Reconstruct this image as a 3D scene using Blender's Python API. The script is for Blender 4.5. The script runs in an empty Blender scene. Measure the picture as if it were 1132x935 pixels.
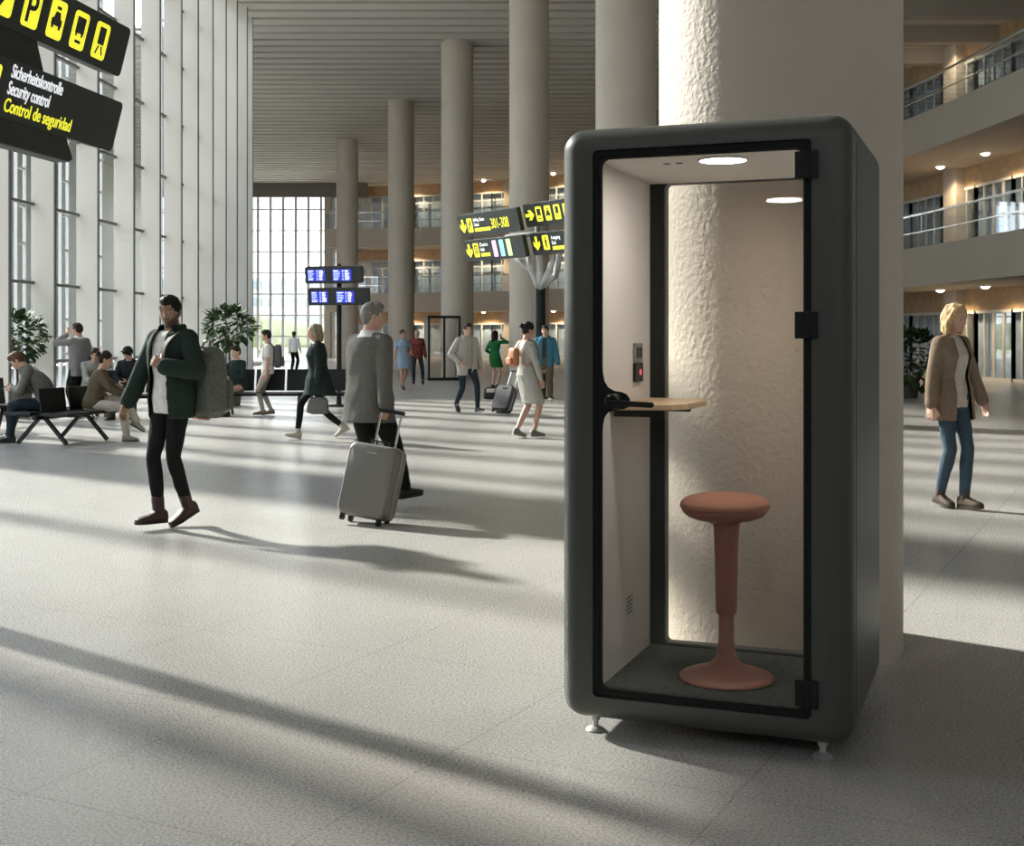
import bpy, bmesh, math, random
import numpy as np
from mathutils import Vector, Matrix, noise
random.seed(7)
PI = math.pi
S = bpy.context.scene
COL = S.collection
def R(d): return math.radians(d)

# ------------------------------------------------------------------ helpers
def link(o, parent=None):
    COL.objects.link(o)
    if parent is not None: o.parent = parent
    return o
def tag(o, label=None, cat=None, group=None, kind=None):
    if label: o['label'] = label
    if cat: o['category'] = cat
    if group: o['group'] = group
    if kind: o['kind'] = kind
    return o
def empty(name, loc=(0, 0, 0), rz=0, parent=None):
    o = bpy.data.objects.new(name, None); o.empty_display_size = .2
    o.location = loc; o.rotation_euler = (0, 0, rz)
    return link(o, parent)
def thing(name, label, cat, loc=(0, 0, 0), rz=0, group=None):
    return tag(empty(name, loc, rz), label, cat, group)

class MB:
    """collects verts/faces of one mesh"""
    def __init__(s): s.v = []; s.f = []
    def add(s, vs, fs):
        n = len(s.v); s.v += [tuple(v) for v in vs]; s.f += [tuple(i + n for i in f) for f in fs]; return s
    def box(s, a, b):
        x0, y0, z0 = a; x1, y1, z1 = b
        return s.add([(x0,y0,z0),(x1,y0,z0),(x1,y1,z0),(x0,y1,z0),(x0,y0,z1),(x1,y0,z1),(x1,y1,z1),(x0,y1,z1)],
                     [(0,3,2,1),(4,5,6,7),(0,1,5,4),(1,2,6,5),(2,3,7,6),(3,0,4,7)])
    def obox(s, c, ax, ay, az):
        c, ax, ay, az = map(Vector, (c, ax, ay, az))
        vs = [c + sx*ax + sy*ay + sz*az for sz in (-1, 1) for sx, sy in ((-1,-1),(1,-1),(1,1),(-1,1))]
        return s.add(vs, [(0,3,2,1),(4,5,6,7),(0,1,5,4),(1,2,6,5),(2,3,7,6),(3,0,4,7)])
    def bar(s, a, b, w, h=None, up=(0, 0, 1)):
        a, b = Vector(a), Vector(b); d = b - a; h = h or w
        u = Vector(up); t = d.normalized()
        if abs(t.dot(u)) > .95: u = Vector((0, 1, 0))
        x = t.cross(u).normalized(); y = x.cross(t)
        return s.obox((a + b) / 2, x * w / 2, d / 2, y * h / 2)
    def ring_loft(s, rings, caps=True):
        n = len(rings[0]); b = len(s.v); m = len(rings)
        for r in rings: s.v += [tuple(p) for p in r]
        for i in range(m - 1):
            for j in range(n):
                k = (j + 1) % n
                s.f.append((b+i*n+j, b+i*n+k, b+(i+1)*n+k, b+(i+1)*n+j))
        if caps:
            s.f.append(tuple(b + j for j in reversed(range(n)))); s.f.append(tuple(b + (m-1)*n + j for j in range(n)))
        return s
    def lathe(s, prof, c=(0, 0, 0), n=32, caps=True):
        return s.ring_loft([[(c[0]+r*math.cos(2*PI*j/n), c[1]+r*math.sin(2*PI*j/n), c[2]+z) for j in range(n)] for r, z in prof], caps)
    def cone(s, a, b, ra, rb, n=14):
        a, b = Vector(a), Vector(b); t = (b - a)
        if t.length < 1e-6: return s
        t.normalize(); u = Vector((0, 0, 1)) if abs(t.z) < .9 else Vector((1, 0, 0))
        x = u.cross(t).normalized(); y = t.cross(x)
        return s.ring_loft([[p + r*(math.cos(2*PI*j/n)*x + math.sin(2*PI*j/n)*y) for j in range(n)] for p, r in ((a, ra), (b, rb))])
    def sph(s, c, r, M=None, nu=16, nv=10):
        c = Vector(c); r = (r, r, r) if not hasattr(r, '__len__') else r
        vs = [Vector((0, 0, r[2]))]
        for i in range(1, nv):
            a = PI * i / nv
            for j in range(nu):
                b = 2*PI*j/nu; vs.append(Vector((r[0]*math.sin(a)*math.cos(b), r[1]*math.sin(a)*math.sin(b), r[2]*math.cos(a))))
        vs.append(Vector((0, 0, -r[2])))
        if M is not None: vs = [M @ v for v in vs]
        vs = [v + c for v in vs]; fs = []
        for j in range(nu): fs.append((0, 1 + j, 1 + (j+1) % nu))
        for i in range(nv - 2):
            for j in range(nu):
                k = (j+1) % nu; fs.append((1+i*nu+j, 1+(i+1)*nu+j, 1+(i+1)*nu+k, 1+i*nu+k))
        l = len(vs) - 1; b0 = 1 + (nv-2)*nu
        for j in range(nu): fs.append((b0 + j, l, b0 + (j+1) % nu))
        return s.add(vs, fs)
    def chain(s, pts, rad):
        pts = [Vector(p) for p in pts]
        for p, r in zip(pts, rad): s.sph(p, r, nu=14, nv=9)
        for i in range(len(pts) - 1): s.cone(pts[i], pts[i+1], rad[i], rad[i+1])
        return s
    def prism(s, poly, y0, y1):          # polygon in x-z extruded along y
        n = len(poly); b = len(s.v)
        s.v += [(x, y0, z) for x, z in poly] + [(x, y1, z) for x, z in poly]
        s.f.append(tuple(b + i for i in range(n))); s.f.append(tuple(b + n + i for i in reversed(range(n))))
        for i in range(n): j = (i+1) % n; s.f.append((b+j, b+i, b+n+i, b+n+j))
        return s
    def mesh(s, name='m'):
        me = bpy.data.meshes.new(name); me.from_pydata(s.v, [], s.f); me.update(); return me
    def build(s, name, mat, parent=None, smooth=False, bevel=0, fix=True):
        me = s.mesh(name)
        if fix:
            bm = bmesh.new(); bm.from_mesh(me); bmesh.ops.recalc_face_normals(bm, faces=bm.faces); bm.to_mesh(me); bm.free()
        o = bpy.data.objects.new(name, me); me.materials.append(mat)
        if smooth:
            me.polygons.foreach_set('use_smooth', [True]*len(me.polygons))
            if smooth != 'all': me.set_sharp_from_angle(angle=R(40))
        if bevel:
            m = o.modifiers.new('bevel', 'BEVEL'); m.width = bevel; m.segments = 3; m.limit_method = 'ANGLE'
        return link(o, parent)

def evaluated(o):
    dg = bpy.context.evaluated_depsgraph_get()
    return bpy.data.meshes.new_from_object(o.evaluated_get(dg), preserve_all_data_layers=False, depsgraph=dg)
def remesh(mb, vox, smooth=4):
    me = mb.mesh('tmp'); o = bpy.data.objects.new('tmp', me); COL.objects.link(o)
    m = o.modifiers.new('r', 'REMESH'); m.mode = 'VOXEL'; m.voxel_size = vox
    if smooth:
        k = o.modifiers.new('s', 'SMOOTH'); k.factor = .5; k.iterations = smooth
    out = evaluated(o); bpy.data.objects.remove(o); bpy.data.meshes.remove(me)
    out.polygons.foreach_set('use_smooth', [True]*len(out.polygons))
    return out
def boolean_cut(base, cuts):
    """base MB-mesh object minus list of MB"""
    for c in cuts:
        co = bpy.data.objects.new('cut', c.mesh()); COL.objects.link(co)
        m = base.modifiers.new('b', 'BOOLEAN'); m.operation = 'DIFFERENCE'; m.solver = 'EXACT'; m.object = co
        me = evaluated(base); base.modifiers.clear(); base.data = me
        bpy.data.objects.remove(co)
    return base

# ------------------------------------------------------------------ materials
def mat(name, col, rough=.5, metal=0., spec=.5, nscale=0, namt=0., bump=0., bscale=60, emit=None, estr=0., coat=0, sheen=0, coords='Object'):
    m = bpy.data.materials.new(name); m.use_nodes = True; nt = m.node_tree; b = nt.nodes['Principled BSDF']
    b.inputs['Base Color'].default_value = (*col, 1); b.inputs['Roughness'].default_value = rough
    b.inputs['Metallic'].default_value = metal; b.inputs['Specular IOR Level'].default_value = spec
    b.inputs['Coat Weight'].default_value = coat; b.inputs['Sheen Weight'].default_value = sheen
    tc = nt.nodes.new('ShaderNodeTexCoord')
    if namt:
        n = nt.nodes.new('ShaderNodeTexNoise'); n.inputs['Scale'].default_value = nscale; n.inputs['Detail'].default_value = 4
        nt.links.new(tc.outputs[coords], n.inputs['Vector'])
        mr = nt.nodes.new('ShaderNodeMapRange'); mr.inputs['To Min'].default_value = 1-namt; mr.inputs['To Max'].default_value = 1+namt
        mr.inputs['From Min'].default_value = .3; mr.inputs['From Max'].default_value = .7
        nt.links.new(n.outputs['Fac'], mr.inputs['Value'])
        mx = nt.nodes.new('ShaderNodeVectorMath'); mx.operation = 'SCALE'; mx.inputs[0].default_value = col
        nt.links.new(mr.outputs[0], mx.inputs['Scale']); nt.links.new(mx.outputs[0], b.inputs['Base Color'])
    if bump:
        n = nt.nodes.new('ShaderNodeTexNoise'); n.inputs['Scale'].default_value = bscale; n.inputs['Detail'].default_value = 3
        nt.links.new(tc.outputs[coords], n.inputs['Vector'])
        bp = nt.nodes.new('ShaderNodeBump'); bp.inputs['Strength'].default_value = bump; bp.inputs['Distance'].default_value = .01
        nt.links.new(n.outputs['Fac'], bp.inputs['Height']); nt.links.new(bp.outputs[0], b.inputs['Normal'])
    if emit:
        b.inputs['Emission Color'].default_value = (*emit, 1); b.inputs['Emission Strength'].default_value = estr
    return m
def glass(name, tint=(.93, .96, .95), refl=1.45, boost=1.0):
    m = bpy.data.materials.new(name); m.use_nodes = True; nt = m.node_tree; nt.nodes.clear()
    o = nt.nodes.new('ShaderNodeOutputMaterial'); mx = nt.nodes.new('ShaderNodeMixShader')
    t = nt.nodes.new('ShaderNodeBsdfTransparent'); t.inputs[0].default_value = (*tint, 1)
    g = nt.nodes.new('ShaderNodeBsdfGlossy'); g.inputs['Roughness'].default_value = .02
    f = nt.nodes.new('ShaderNodeFresnel'); f.inputs['IOR'].default_value = refl
    # thin pane: use the same IOR on both sides
    geo = nt.nodes.new('ShaderNodeNewGeometry'); 
    mn = nt.nodes.new('ShaderNodeMath'); mn.operation = 'MULTIPLY'; mn.inputs[1].default_value = boost
    vm = nt.nodes.new('ShaderNodeVectorMath'); vm.operation = 'DOT_PRODUCT'
    ab = nt.nodes.new('ShaderNodeMath'); ab.operation = 'ABSOLUTE'
    p = nt.nodes.new('ShaderNodeMath'); p.operation = 'SUBTRACT'; p.inputs[0].default_value = 1
    q = nt.nodes.new('ShaderNodeMath'); q.operation = 'POWER'; q.inputs[1].default_value = 5
    mr = nt.nodes.new('ShaderNodeMapRange'); mr.inputs['To Min'].default_value = .07; mr.inputs['To Max'].default_value = .9
    nt.links.new(geo.outputs['Incoming'], vm.inputs[0]); nt.links.new(geo.outputs['Normal'], vm.inputs[1])
    nt.links.new(vm.outputs['Value'], ab.inputs[0]); nt.links.new(ab.outputs[0], p.inputs[1]); nt.links.new(p.outputs[0], q.inputs[0])
    nt.links.new(q.outputs[0], mr.inputs['Value']); nt.links.new(mr.outputs[0], mn.inputs[0])
    nt.links.new(mn.outputs[0], mx.inputs[0]); nt.links.new(t.outputs[0], mx.inputs[1]); nt.links.new(g.outputs[0], mx.inputs[2])
    nt.links.new(mx.outputs[0], o.inputs[0]); nt.nodes.remove(f)
    return m

M = {}
M['plaster'] = mat('plaster', (.53, .475, .41), .75, nscale=1.2, namt=.05, bump=.5, bscale=26)
M['fin'] = mat('fin_paint', (.62, .595, .55), .5, nscale=.6, namt=.03)
M['mullion'] = mat('mullion_metal', (.15, .15, .14), .5, .1)
M['mull_light'] = mat('outer_mullion', (.55, .56, .56), .5)
M['mull_white'] = mat('white_mullion', (.78, .80, .83), .5)
M['fascia'] = mat('fascia_plaster', (.50, .45, .40), .7, nscale=.5, namt=.04)
M['ceiling'] = mat('ceiling_slats', (.60, .57, .53), .6)
M['bulkhead'] = mat('bulkhead', (.17, .155, .14), .7)
M['wood_wall'] = mat('wood_cladding', (.47, .32, .19), .55, nscale=3, namt=.15)
M['curtain'] = mat('curtain', (.70, .74, .78), .9, nscale=2, namt=.25)
M['facade_glass'] = glass('facade_glass', (.93, .96, .97), boost=.7)
M['gal_glass'] = glass('gallery_glass', (.88, .93, .98), boost=1.4)
M['booth_glass'] = glass('booth_glass', (.975, .97, .96), boost=.45)
M['booth_shell'] = mat('booth_shell_paint', (.072, .075, .067), .45, nscale=300, namt=.04, bump=.03, bscale=600)
M['black'] = mat('black_plastic', (.010, .012, .011), .45, spec=.3)
M['black_soft'] = mat('black_rubber', (.012, .015, .013), .7, spec=.2)
M['felt'] = mat('felt_panel', (.68, .655, .62), .95, nscale=260, namt=.10, bump=.3, bscale=240)
M['felt_white'] = mat('ceiling_panel', (.74, .72, .69), .9, nscale=220, namt=.05)
M['carpet'] = mat('carpet', (.050, .060, .054), .98, nscale=85, namt=.8, bump=.8, bscale=100)
M['chrome'] = mat('chrome', (.75, .75, .74), .15, 1)
M['steel'] = mat('brushed_steel', (.62, .62, .60), .42, .6)
M['oak'] = mat('oak_veneer', (.55, .40, .24), .5, nscale=18, namt=.12)
M['terra'] = mat('terracotta_plastic', (.37, .140, .090), .5)
M['terra_fabric'] = mat('terracotta_fabric', (.43, .205, .135), .9, nscale=300, namt=.1, bump=.2, bscale=300)
M['lamp_white'] = mat('lamp_disc', (1, 1, 1), .5, emit=(1, .93, .85), estr=22)
M['downlight'] = mat('downlight_disc', (1, 1, 1), .5, emit=(1, .90, .72), estr=16)
M['red_led'] = mat('red_light', (.5, .05, .08), .5, emit=(1, .12, .2), estr=.8)
M['grey_plastic'] = mat('grey_plastic', (.19, .19, .17), .5)
M['sign_dark'] = mat('sign_dark', (.017, .023, .021), .5)
M['sign_yellow'] = mat('sign_yellow', (.86, .84, .05), .5, emit=(.95, .92, .05), estr=.75)
M['sign_white'] = mat('sign_white', (.85, .85, .85), .5, emit=(.9, .93, 1), estr=.7)
M['sign_pink'] = mat('sign_pink', (.85, .5, .75), .5, emit=(.9, .5, .8), estr=.7)
M['sign_cyan'] = mat('sign_cyan', (.3, .8, .9), .5, emit=(.3, .8, .9), estr=.7)
M['sign_green'] = mat('sign_green', (.6, .9, .4), .5, emit=(.6, .9, .4), estr=.7)
M['screen'] = mat('screen_blue', (.02, .03, .2), .3, emit=(.03, .04, .55), estr=1.1)
M['screen_text'] = mat('screen_text', (.4, .5, .9), .3, emit=(.38, .5, 1), estr=1.1)
M['screen_white'] = mat('screen_text_white', (.9, .9, 1), .3, emit=(.75, .8, 1), estr=1.2)
M['leaf'] = mat('leaf_green', (.04, .085, .028), .75, nscale=6, namt=.35)
M['bark'] = mat('bark', (.13, .09, .06), .9, nscale=20, namt=.2)
M['pot'] = mat('planter', (.10, .10, .10), .7)
M['suitcase'] = mat('suitcase_shell', (.17, .165, .15), .42)
M['suit_edge'] = mat('suitcase_edge', (.30, .30, .28), .35, .3)
M['bag_grey'] = mat('backpack_canvas', (.105, .115, .095), .9, nscale=40, namt=.25, bump=.3, bscale=120)
M['strap_grey'] = mat('backpack_strap', (.28, .26, .23), .85)
M['leather'] = mat('tan_leather', (.42, .17, .07), .5)

def floor_mat():
    m = bpy.data.materials.new('stone_floor'); m.use_nodes = True; nt = m.node_tree; b = nt.nodes['Principled BSDF']
    L = nt.links.new; N = nt.nodes.new
    tc = N('ShaderNodeTexCoord')
    def math_(op, a, c=None):
        n = N('ShaderNodeMath'); n.operation = op
        for i, v in enumerate((a, c)):
            if v is None: continue
            if isinstance(v, (int, float)): n.inputs[i].default_value = v
            else: L(v, n.inputs[i])
        return n.outputs[0]
    sx = N('ShaderNodeSeparateXYZ'); L(tc.outputs['Object'], sx.inputs[0])
    ca, sa = math.cos(R(27)), math.sin(R(27))
    u = math_('SUBTRACT', math_('MULTIPLY', sx.outputs[0], ca), math_('MULTIPLY', sx.outputs[1], sa))
    v = math_('ADD', math_('MULTIPLY', sx.outputs[0], sa), math_('MULTIPLY', sx.outputs[1], ca))
    def line(c, off):
        f = math_('FRACT', math_('ADD', math_('DIVIDE', math_('SUBTRACT', c, off), 1.035), .5))
        d = math_('MULTIPLY', math_('ABSOLUTE', math_('SUBTRACT', f, .5)), 1.035)
        return math_('LESS_THAN', d, .0032)
    ln = math_('MAXIMUM', line(u, -1.22), line(v, 2.96))
    n1 = N('ShaderNodeTexNoise'); n1.inputs['Scale'].default_value = 95; n1.inputs['Detail'].default_value = 3; L(tc.outputs['Object'], n1.inputs['Vector'])
    n2 = N('ShaderNodeTexNoise'); n2.inputs['Scale'].default_value = .9; n2.inputs['Detail'].default_value = 5; L(tc.outputs['Object'], n2.inputs['Vector'])
    cr = N('ShaderNodeValToRGB'); e = cr.color_ramp.elements
    e[0].position = .34; e[0].color = (.285, .278, .262, 1); e[1].position = .66; e[1].color = (.45, .437, .415, 1); L(n1.outputs['Fac'], cr.inputs[0])
    sc = N('ShaderNodeMapRange'); sc.inputs['From Min'].default_value = .3; sc.inputs['From Max'].default_value = .7
    sc.inputs['To Min'].default_value = .92; sc.inputs['To Max'].default_value = 1.06; L(n2.outputs['Fac'], sc.inputs['Value'])
    k = math_('MULTIPLY', sc.outputs[0], math_('SUBTRACT', 1, math_('MULTIPLY', ln, .45)))
    vm = N('ShaderNodeVectorMath'); vm.operation = 'SCALE'; L(cr.outputs[0], vm.inputs[0]); L(k, vm.inputs['Scale']); L(vm.outputs[0], b.inputs['Base Color'])
    rr = N('ShaderNodeMapRange'); rr.inputs['From Min'].default_value = .35; rr.inputs['From Max'].default_value = .65
    rr.inputs['To Min'].default_value = .20; rr.inputs['To Max'].default_value = .36; L(n1.outputs['Fac'], rr.inputs['Value']); L(rr.outputs[0], b.inputs['Roughness'])
    n3 = N('ShaderNodeTexNoise'); n3.inputs['Scale'].default_value = 55; n3.inputs['Detail'].default_value = 2; L(tc.outputs['Object'], n3.inputs['Vector'])
    bp = N('ShaderNodeBump'); bp.inputs['Strength'].default_value = .30; bp.inputs['Distance'].default_value = .004
    L(n3.outputs['Fac'], bp.inputs['Height']); L(bp.outputs[0], b.inputs['Normal'])
    return m
M['floor'] = floor_mat()

# ------------------------------------------------------------------ camera / placement
F = 1400.; CX = 566.; HY = 372.; CZ = 1.49
def gp(px, py, z=0.):                      # floor point seen at a place of the photograph
    Y = F * (CZ - z) / (py - HY); return Vector(((px - CX) / F * Y, Y, z))
cam = bpy.data.objects.new('camera', bpy.data.cameras.new('camera')); link(cam)
cam.location = (0, 0, CZ); cam.rotation_euler = (PI/2, 0, 0)
cam.data.sensor_width = 36; cam.data.lens = 36 * F / 1132; cam.data.shift_y = -(467.5 - HY) / 1132
cam.data.clip_end = 600; S.camera = cam

# ------------------------------------------------------------------ the hall
CH = 12.0                                  # ceiling height
MB().box((-13, -14, -.3), (21, 92, 0)).build('floor', M['floor'])['kind'] = 'structure'
mb = MB(); pit = 1.0                        # slatted ceiling: one corrugated sheet
prof = []
y = -14
while y < 88:
    prof += [(y, CH), (y + .70, CH), (y + .71, CH + .16), (y + .99, CH + .16)]; y += pit
vs, fs = [], []
for (yy, zz) in prof: vs += [(-9.1 if yy < 44 else -25, yy, zz), (22, yy, zz)]
for i in range(len(prof) - 1): fs.append((2*i, 2*i+1, 2*i+3, 2*i+2))
mb.add(vs, fs)
mb.box((-9.1, -14, CH + .2), (22, 44, CH + .3)); mb.box((-25, 44, CH + .2), (22, 92, CH + .3))
nq = len(fs)
o = mb.build('ceiling', M['ceiling'], fix=False); o['kind'] = 'structure'
o.data.materials.append(mat('ceiling_groove_shade', (.46, .44, .41), .9))  # darker groove colour stands in for the shade between slats
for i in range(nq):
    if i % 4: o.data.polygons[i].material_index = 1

# left glazed facade
def wx(z):                                 # inner fin line
    return -(8.45 + ((38 - z) ** 2 * .0022 if z < 38 else ((z - 40.1) ** 2 / 24 if z > 40.1 else 0)))
TZ = [.02, 1.0, 2.53, 4.05, 5.58, 7.15, 8.70, 10.25, 11.8, 13.2]
HT = 13.4
finz = [20.6, 22.6, 24.5, 26.7, 28.9, 30.8, 32.6, 34.2, 35.8, 37.4, 38.9, 40.4, 41.9, 43.3, 44.8, 46.2, 47.7, 49.2]
pier = [11.9, 14.2]
def norm2(z):
    t = Vector((wx(z + .1) - wx(z - .1), .2)).normalized(); return t, Vector((-t.y, t.x))   # tangent, outward(-x)
for i, z in enumerate(finz):
    t, n = norm2(z); c = Vector((wx(z), z)) + n * .225
    mb = MB(); mb.obox((c.x, c.y, HT/2), (t.x*.03, t.y*.03, 0), (n.x*.225, n.y*.225, 0), (0, 0, HT/2))
    o = mb.build('trim_%d' % (i+1), M['fin']); o['kind'] = 'structure'
    e = Vector((wx(z), z)) - n * .01
    MB().obox((e.x, e.y - .0, HT/2), (t.x*.037, t.y*.037, 0), (n.x*.012, n.y*.012, 0), (0, 0, HT/2)).build('fin_edge', M['mullion'], o)
allz = [19.55] + finz
for i in range(len(allz) - 1):
    z0, z1 = allz[i], allz[i+1]; z0 += .03; z1 -= .03
    t, n = norm2((z0+z1)/2)
    a = Vector((wx(z0), z0)) + n*.42; b = Vector((wx(z1), z1)) + n*.42; m2 = (a+b)/2
    fr = MB()
    for h in TZ: fr.bar((a.x, a.y, h), (b.x, b.y, h), .08, .055)
    o = fr.build('window_%d' % (i+1), M['mullion']); o['kind'] = 'structure'
    g = MB(); g.obox((m2.x, m2.y, HT/2), ((b.x-a.x)/2, (b.y-a.y)/2, 0), (n.x*.006, n.y*.006, 0), (0, 0, HT/2)); g.build('pane', M['facade_glass'], o)
    # outer steel frame behind the glass: two posts with short rungs
    st = MB(); c = m2 + n*.75
    for s in (-.2, .2):
        p = c + t*s; st.box((p.x-.035, p.y-.035, 0), (p.x+.035, p.y+.035, 13.4))
    for k in range(18):
        p, q = c - t*.2, c + t*.2; st.bar((p.x, p.y, .35 + k*.76), (q.x, q.y, .35 + k*.76), .05)
    st.build('outer_frame', M['mull_light'], o)
# near part of the left side (beside and behind the frame of the picture)
def xs(z): return wx(z) - .2
fr = MB()
MB().box((xs(12)-.3, -14, 0), (xs(12)+.05, 5, 13.4)).build('wall_left', M['fascia'])['kind'] = 'structure'  # unseen; made solid to darken the floor right of the booth
for k in range(3): fr.box((xs(12)-.25, 6.3 + k*2.9, 0), (xs(12)+.05, 6.42 + k*2.9, 13.4))
for h in TZ[1:]: fr.box((xs(12)-.15, 5, h), (xs(12)-.05, 12.2, h+.08))
o = fr.build('window_43', M['mullion']); o['kind'] = 'structure'  # unseen glazing put in for skylight on the near floor
MB().box((xs(12)-.11, 5, 0), (xs(12)-.1, 12.2, 13.4)).build('pane', M['facade_glass'], o)
MB().box((xs(18.5)-.3, 17.5, 0), (xs(18.5)+.15, 19.5, 13.4)).build('wall_left_pier', M['plaster'])['kind'] = 'structure'
fr = MB().box((xs(15)-.1, 14.95, 0), (xs(15)+.1, 15.15, 13.4))
fr.bar((xs(15), 12.2, 9.2), (xs(15), 17.5, 9.2), .12)
o = fr.build('window_40', M['mullion']); o['kind'] = 'structure'
MB().box((xs(15)-.01, 12.2, 0), (xs(15), 17.5, 13.4)).build('pane', M['facade_glass'], o)

MB().box((-13, -14.3, 0), (21.3, -14, 9.8)).build('wall_back', M['fascia'])['kind'] = 'structure'  # unseen; closes the hall behind the camera to keep glass reflections dark
fr = MB()
for k in range(13): fr.box((-12.9 + k*2.8, -14.25, 9.8), (-12.75 + k*2.8, -14.05, CH))
fr.box((-13, -14.25, 10.8), (21, -14.05, 10.9)); o = fr.build('window_42', M['mull_white']); o['kind'] = 'structure'  # unseen high glazing added to bring fill light from behind
MB().box((-13, -14.16, 9.8), (21, -14.15, CH)).build('pane', M['facade_glass'], o)
MB().box((21, -14.3, 0), (21.3, 16, CH+.1)).build('wall_right_near', M['fascia'])['kind'] = 'structure'
# rear glazed wall
YR = 87.5
fr = MB(); x0, x1 = -24.5, -10.8
x = x0; k = 0
while x <= x1 + .01:
    fr.box((x-.09, YR-.1, 0), (x+.09, YR+.1, CH)); x += .87
for k in range(1, 9): fr.box((x0, YR-.07, k*1.46), (x1, YR+.07, k*1.46+.09))
o = fr.build('window_41', M['mull_white']); o['kind'] = 'structure'
MB().box((x0, YR+.0, 0), (x1, YR+.012, CH)).build('pane', M['facade_glass'], o)
MB().box((-25, YR-.9, CH-.95), (-9.9, YR-.4, CH+.2)).build('trim_30', M['bulkhead'])['kind'] = 'structure'
# side return linking curved facade and rear wall
MB().box((-25.2, 49, 0), (-24.8, YR, 13)).build('wall_left_far', M['fin'])['kind'] = 'structure'

# galleries along a curved line
ctrl = [(14.6, 14), (14.3, 24), (13.8, 34), (13.15, 42.6), (11.5, 54), (8.5, 66), (4.2, 76), (-1.5, 82), (-7.5, 84.6), (-12.6, 85.4)]
def catmull(P, n=14):
    out = []
    P = [Vector(p) for p in P]; Q = [P[0]*2 - P[1]] + P + [P[-1]*2 - P[-2]]
    for i in range(1, len(Q) - 2):
        for k in range(n):
            t = k/n; a, b, c, d = Q[i-1], Q[i], Q[i+1], Q[i+2]
            out.append(.5*((2*b) + (c-a)*t + (2*a-5*b+4*c-d)*t*t + (3*b-a-3*c+d)*t**3))
    out.append(P[-1]); return out
PATH = catmull(ctrl)
CUM = [0]
for a, b in zip(PATH, PATH[1:]): CUM.append(CUM[-1] + (b-a).length)
LEN = CUM[-1]
def at(s, off=0.):                          # point s metres along, off metres outward
    s = max(0, min(LEN, s)); i = max(0, min(len(PATH)-2, next((k-1 for k, c in enumerate(CUM) if c >= s), 0)))
    f = (s - CUM[i]) / (CUM[i+1]-CUM[i]); p = PATH[i].lerp(PATH[i+1], f); t = (PATH[i+1]-PATH[i]).normalized()
    i2 = min(len(PATH)-2, i+1); t2 = (PATH[i2+1]-PATH[i2]).normalized(); t = t.lerp(t2, f*.5).normalized()
    n = Vector((t.y, -t.x)); return p + n*off, t, n
def sweep(sec, s0, s1, step=.9):            # sec: (off, z) loop
    mb = MB(); n = max(2, int((s1-s0)/step)); rings = []
    for k in range(n+1):
        s = s0 + (s1-s0)*k/n; rings.append([(*at(s, o)[0], z) for o, z in sec])
    return mb.ring_loft(rings)
def seen(p):                                # leave out what stands squarely behind booth and great column
    x = CX + F*p.x/p.y; return not (690 < x < 915)
S0 = 2; S1 = LEN
LV = [(0, 3.15), (4.3, 7.5), (8.62, 11.75)]
for zb, zt, zf in ((3.15, 4.25, 4.40), (7.50, 8.57, 8.74)):
    sweep([(0, zb), (0, zf), (.18, zf), (.18, zt), (5.2, zt), (5.2, zb)], S0, S1).build('trim_%d' % (31 + int(zb > 5)), M['fascia'], smooth=True)['kind'] = 'structure'
    o = sweep([(.07, zf), (.07, zf+.02), (.11, zf+.02), (.11, zf)], S0, S1).build('glass_balustrade', M['mull_light']); o['kind'] = 'structure'
    sweep([(.085, zf), (.085, zf+1.08), (.097, zf+1.08), (.097, zf)], S0, S1).build('pane', M['gal_glass'], o)
    sweep([(.06, zf+1.06), (.06, zf+1.12), (.12, zf+1.12), (.12, zf+1.06)], S0, S1).build('handrail', M['chrome'], o)
    sweep([(.07, zf+.5), (.07, zf+.53), (.11, zf+.53), (.11, zf+.5)], S0, S1).build('handrail', M['chrome'], o)
nw = 50; nt_ = 40
BW = 2.55; OFF = 3.3
LAB = ['ground level', 'second level', 'top level']
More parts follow.
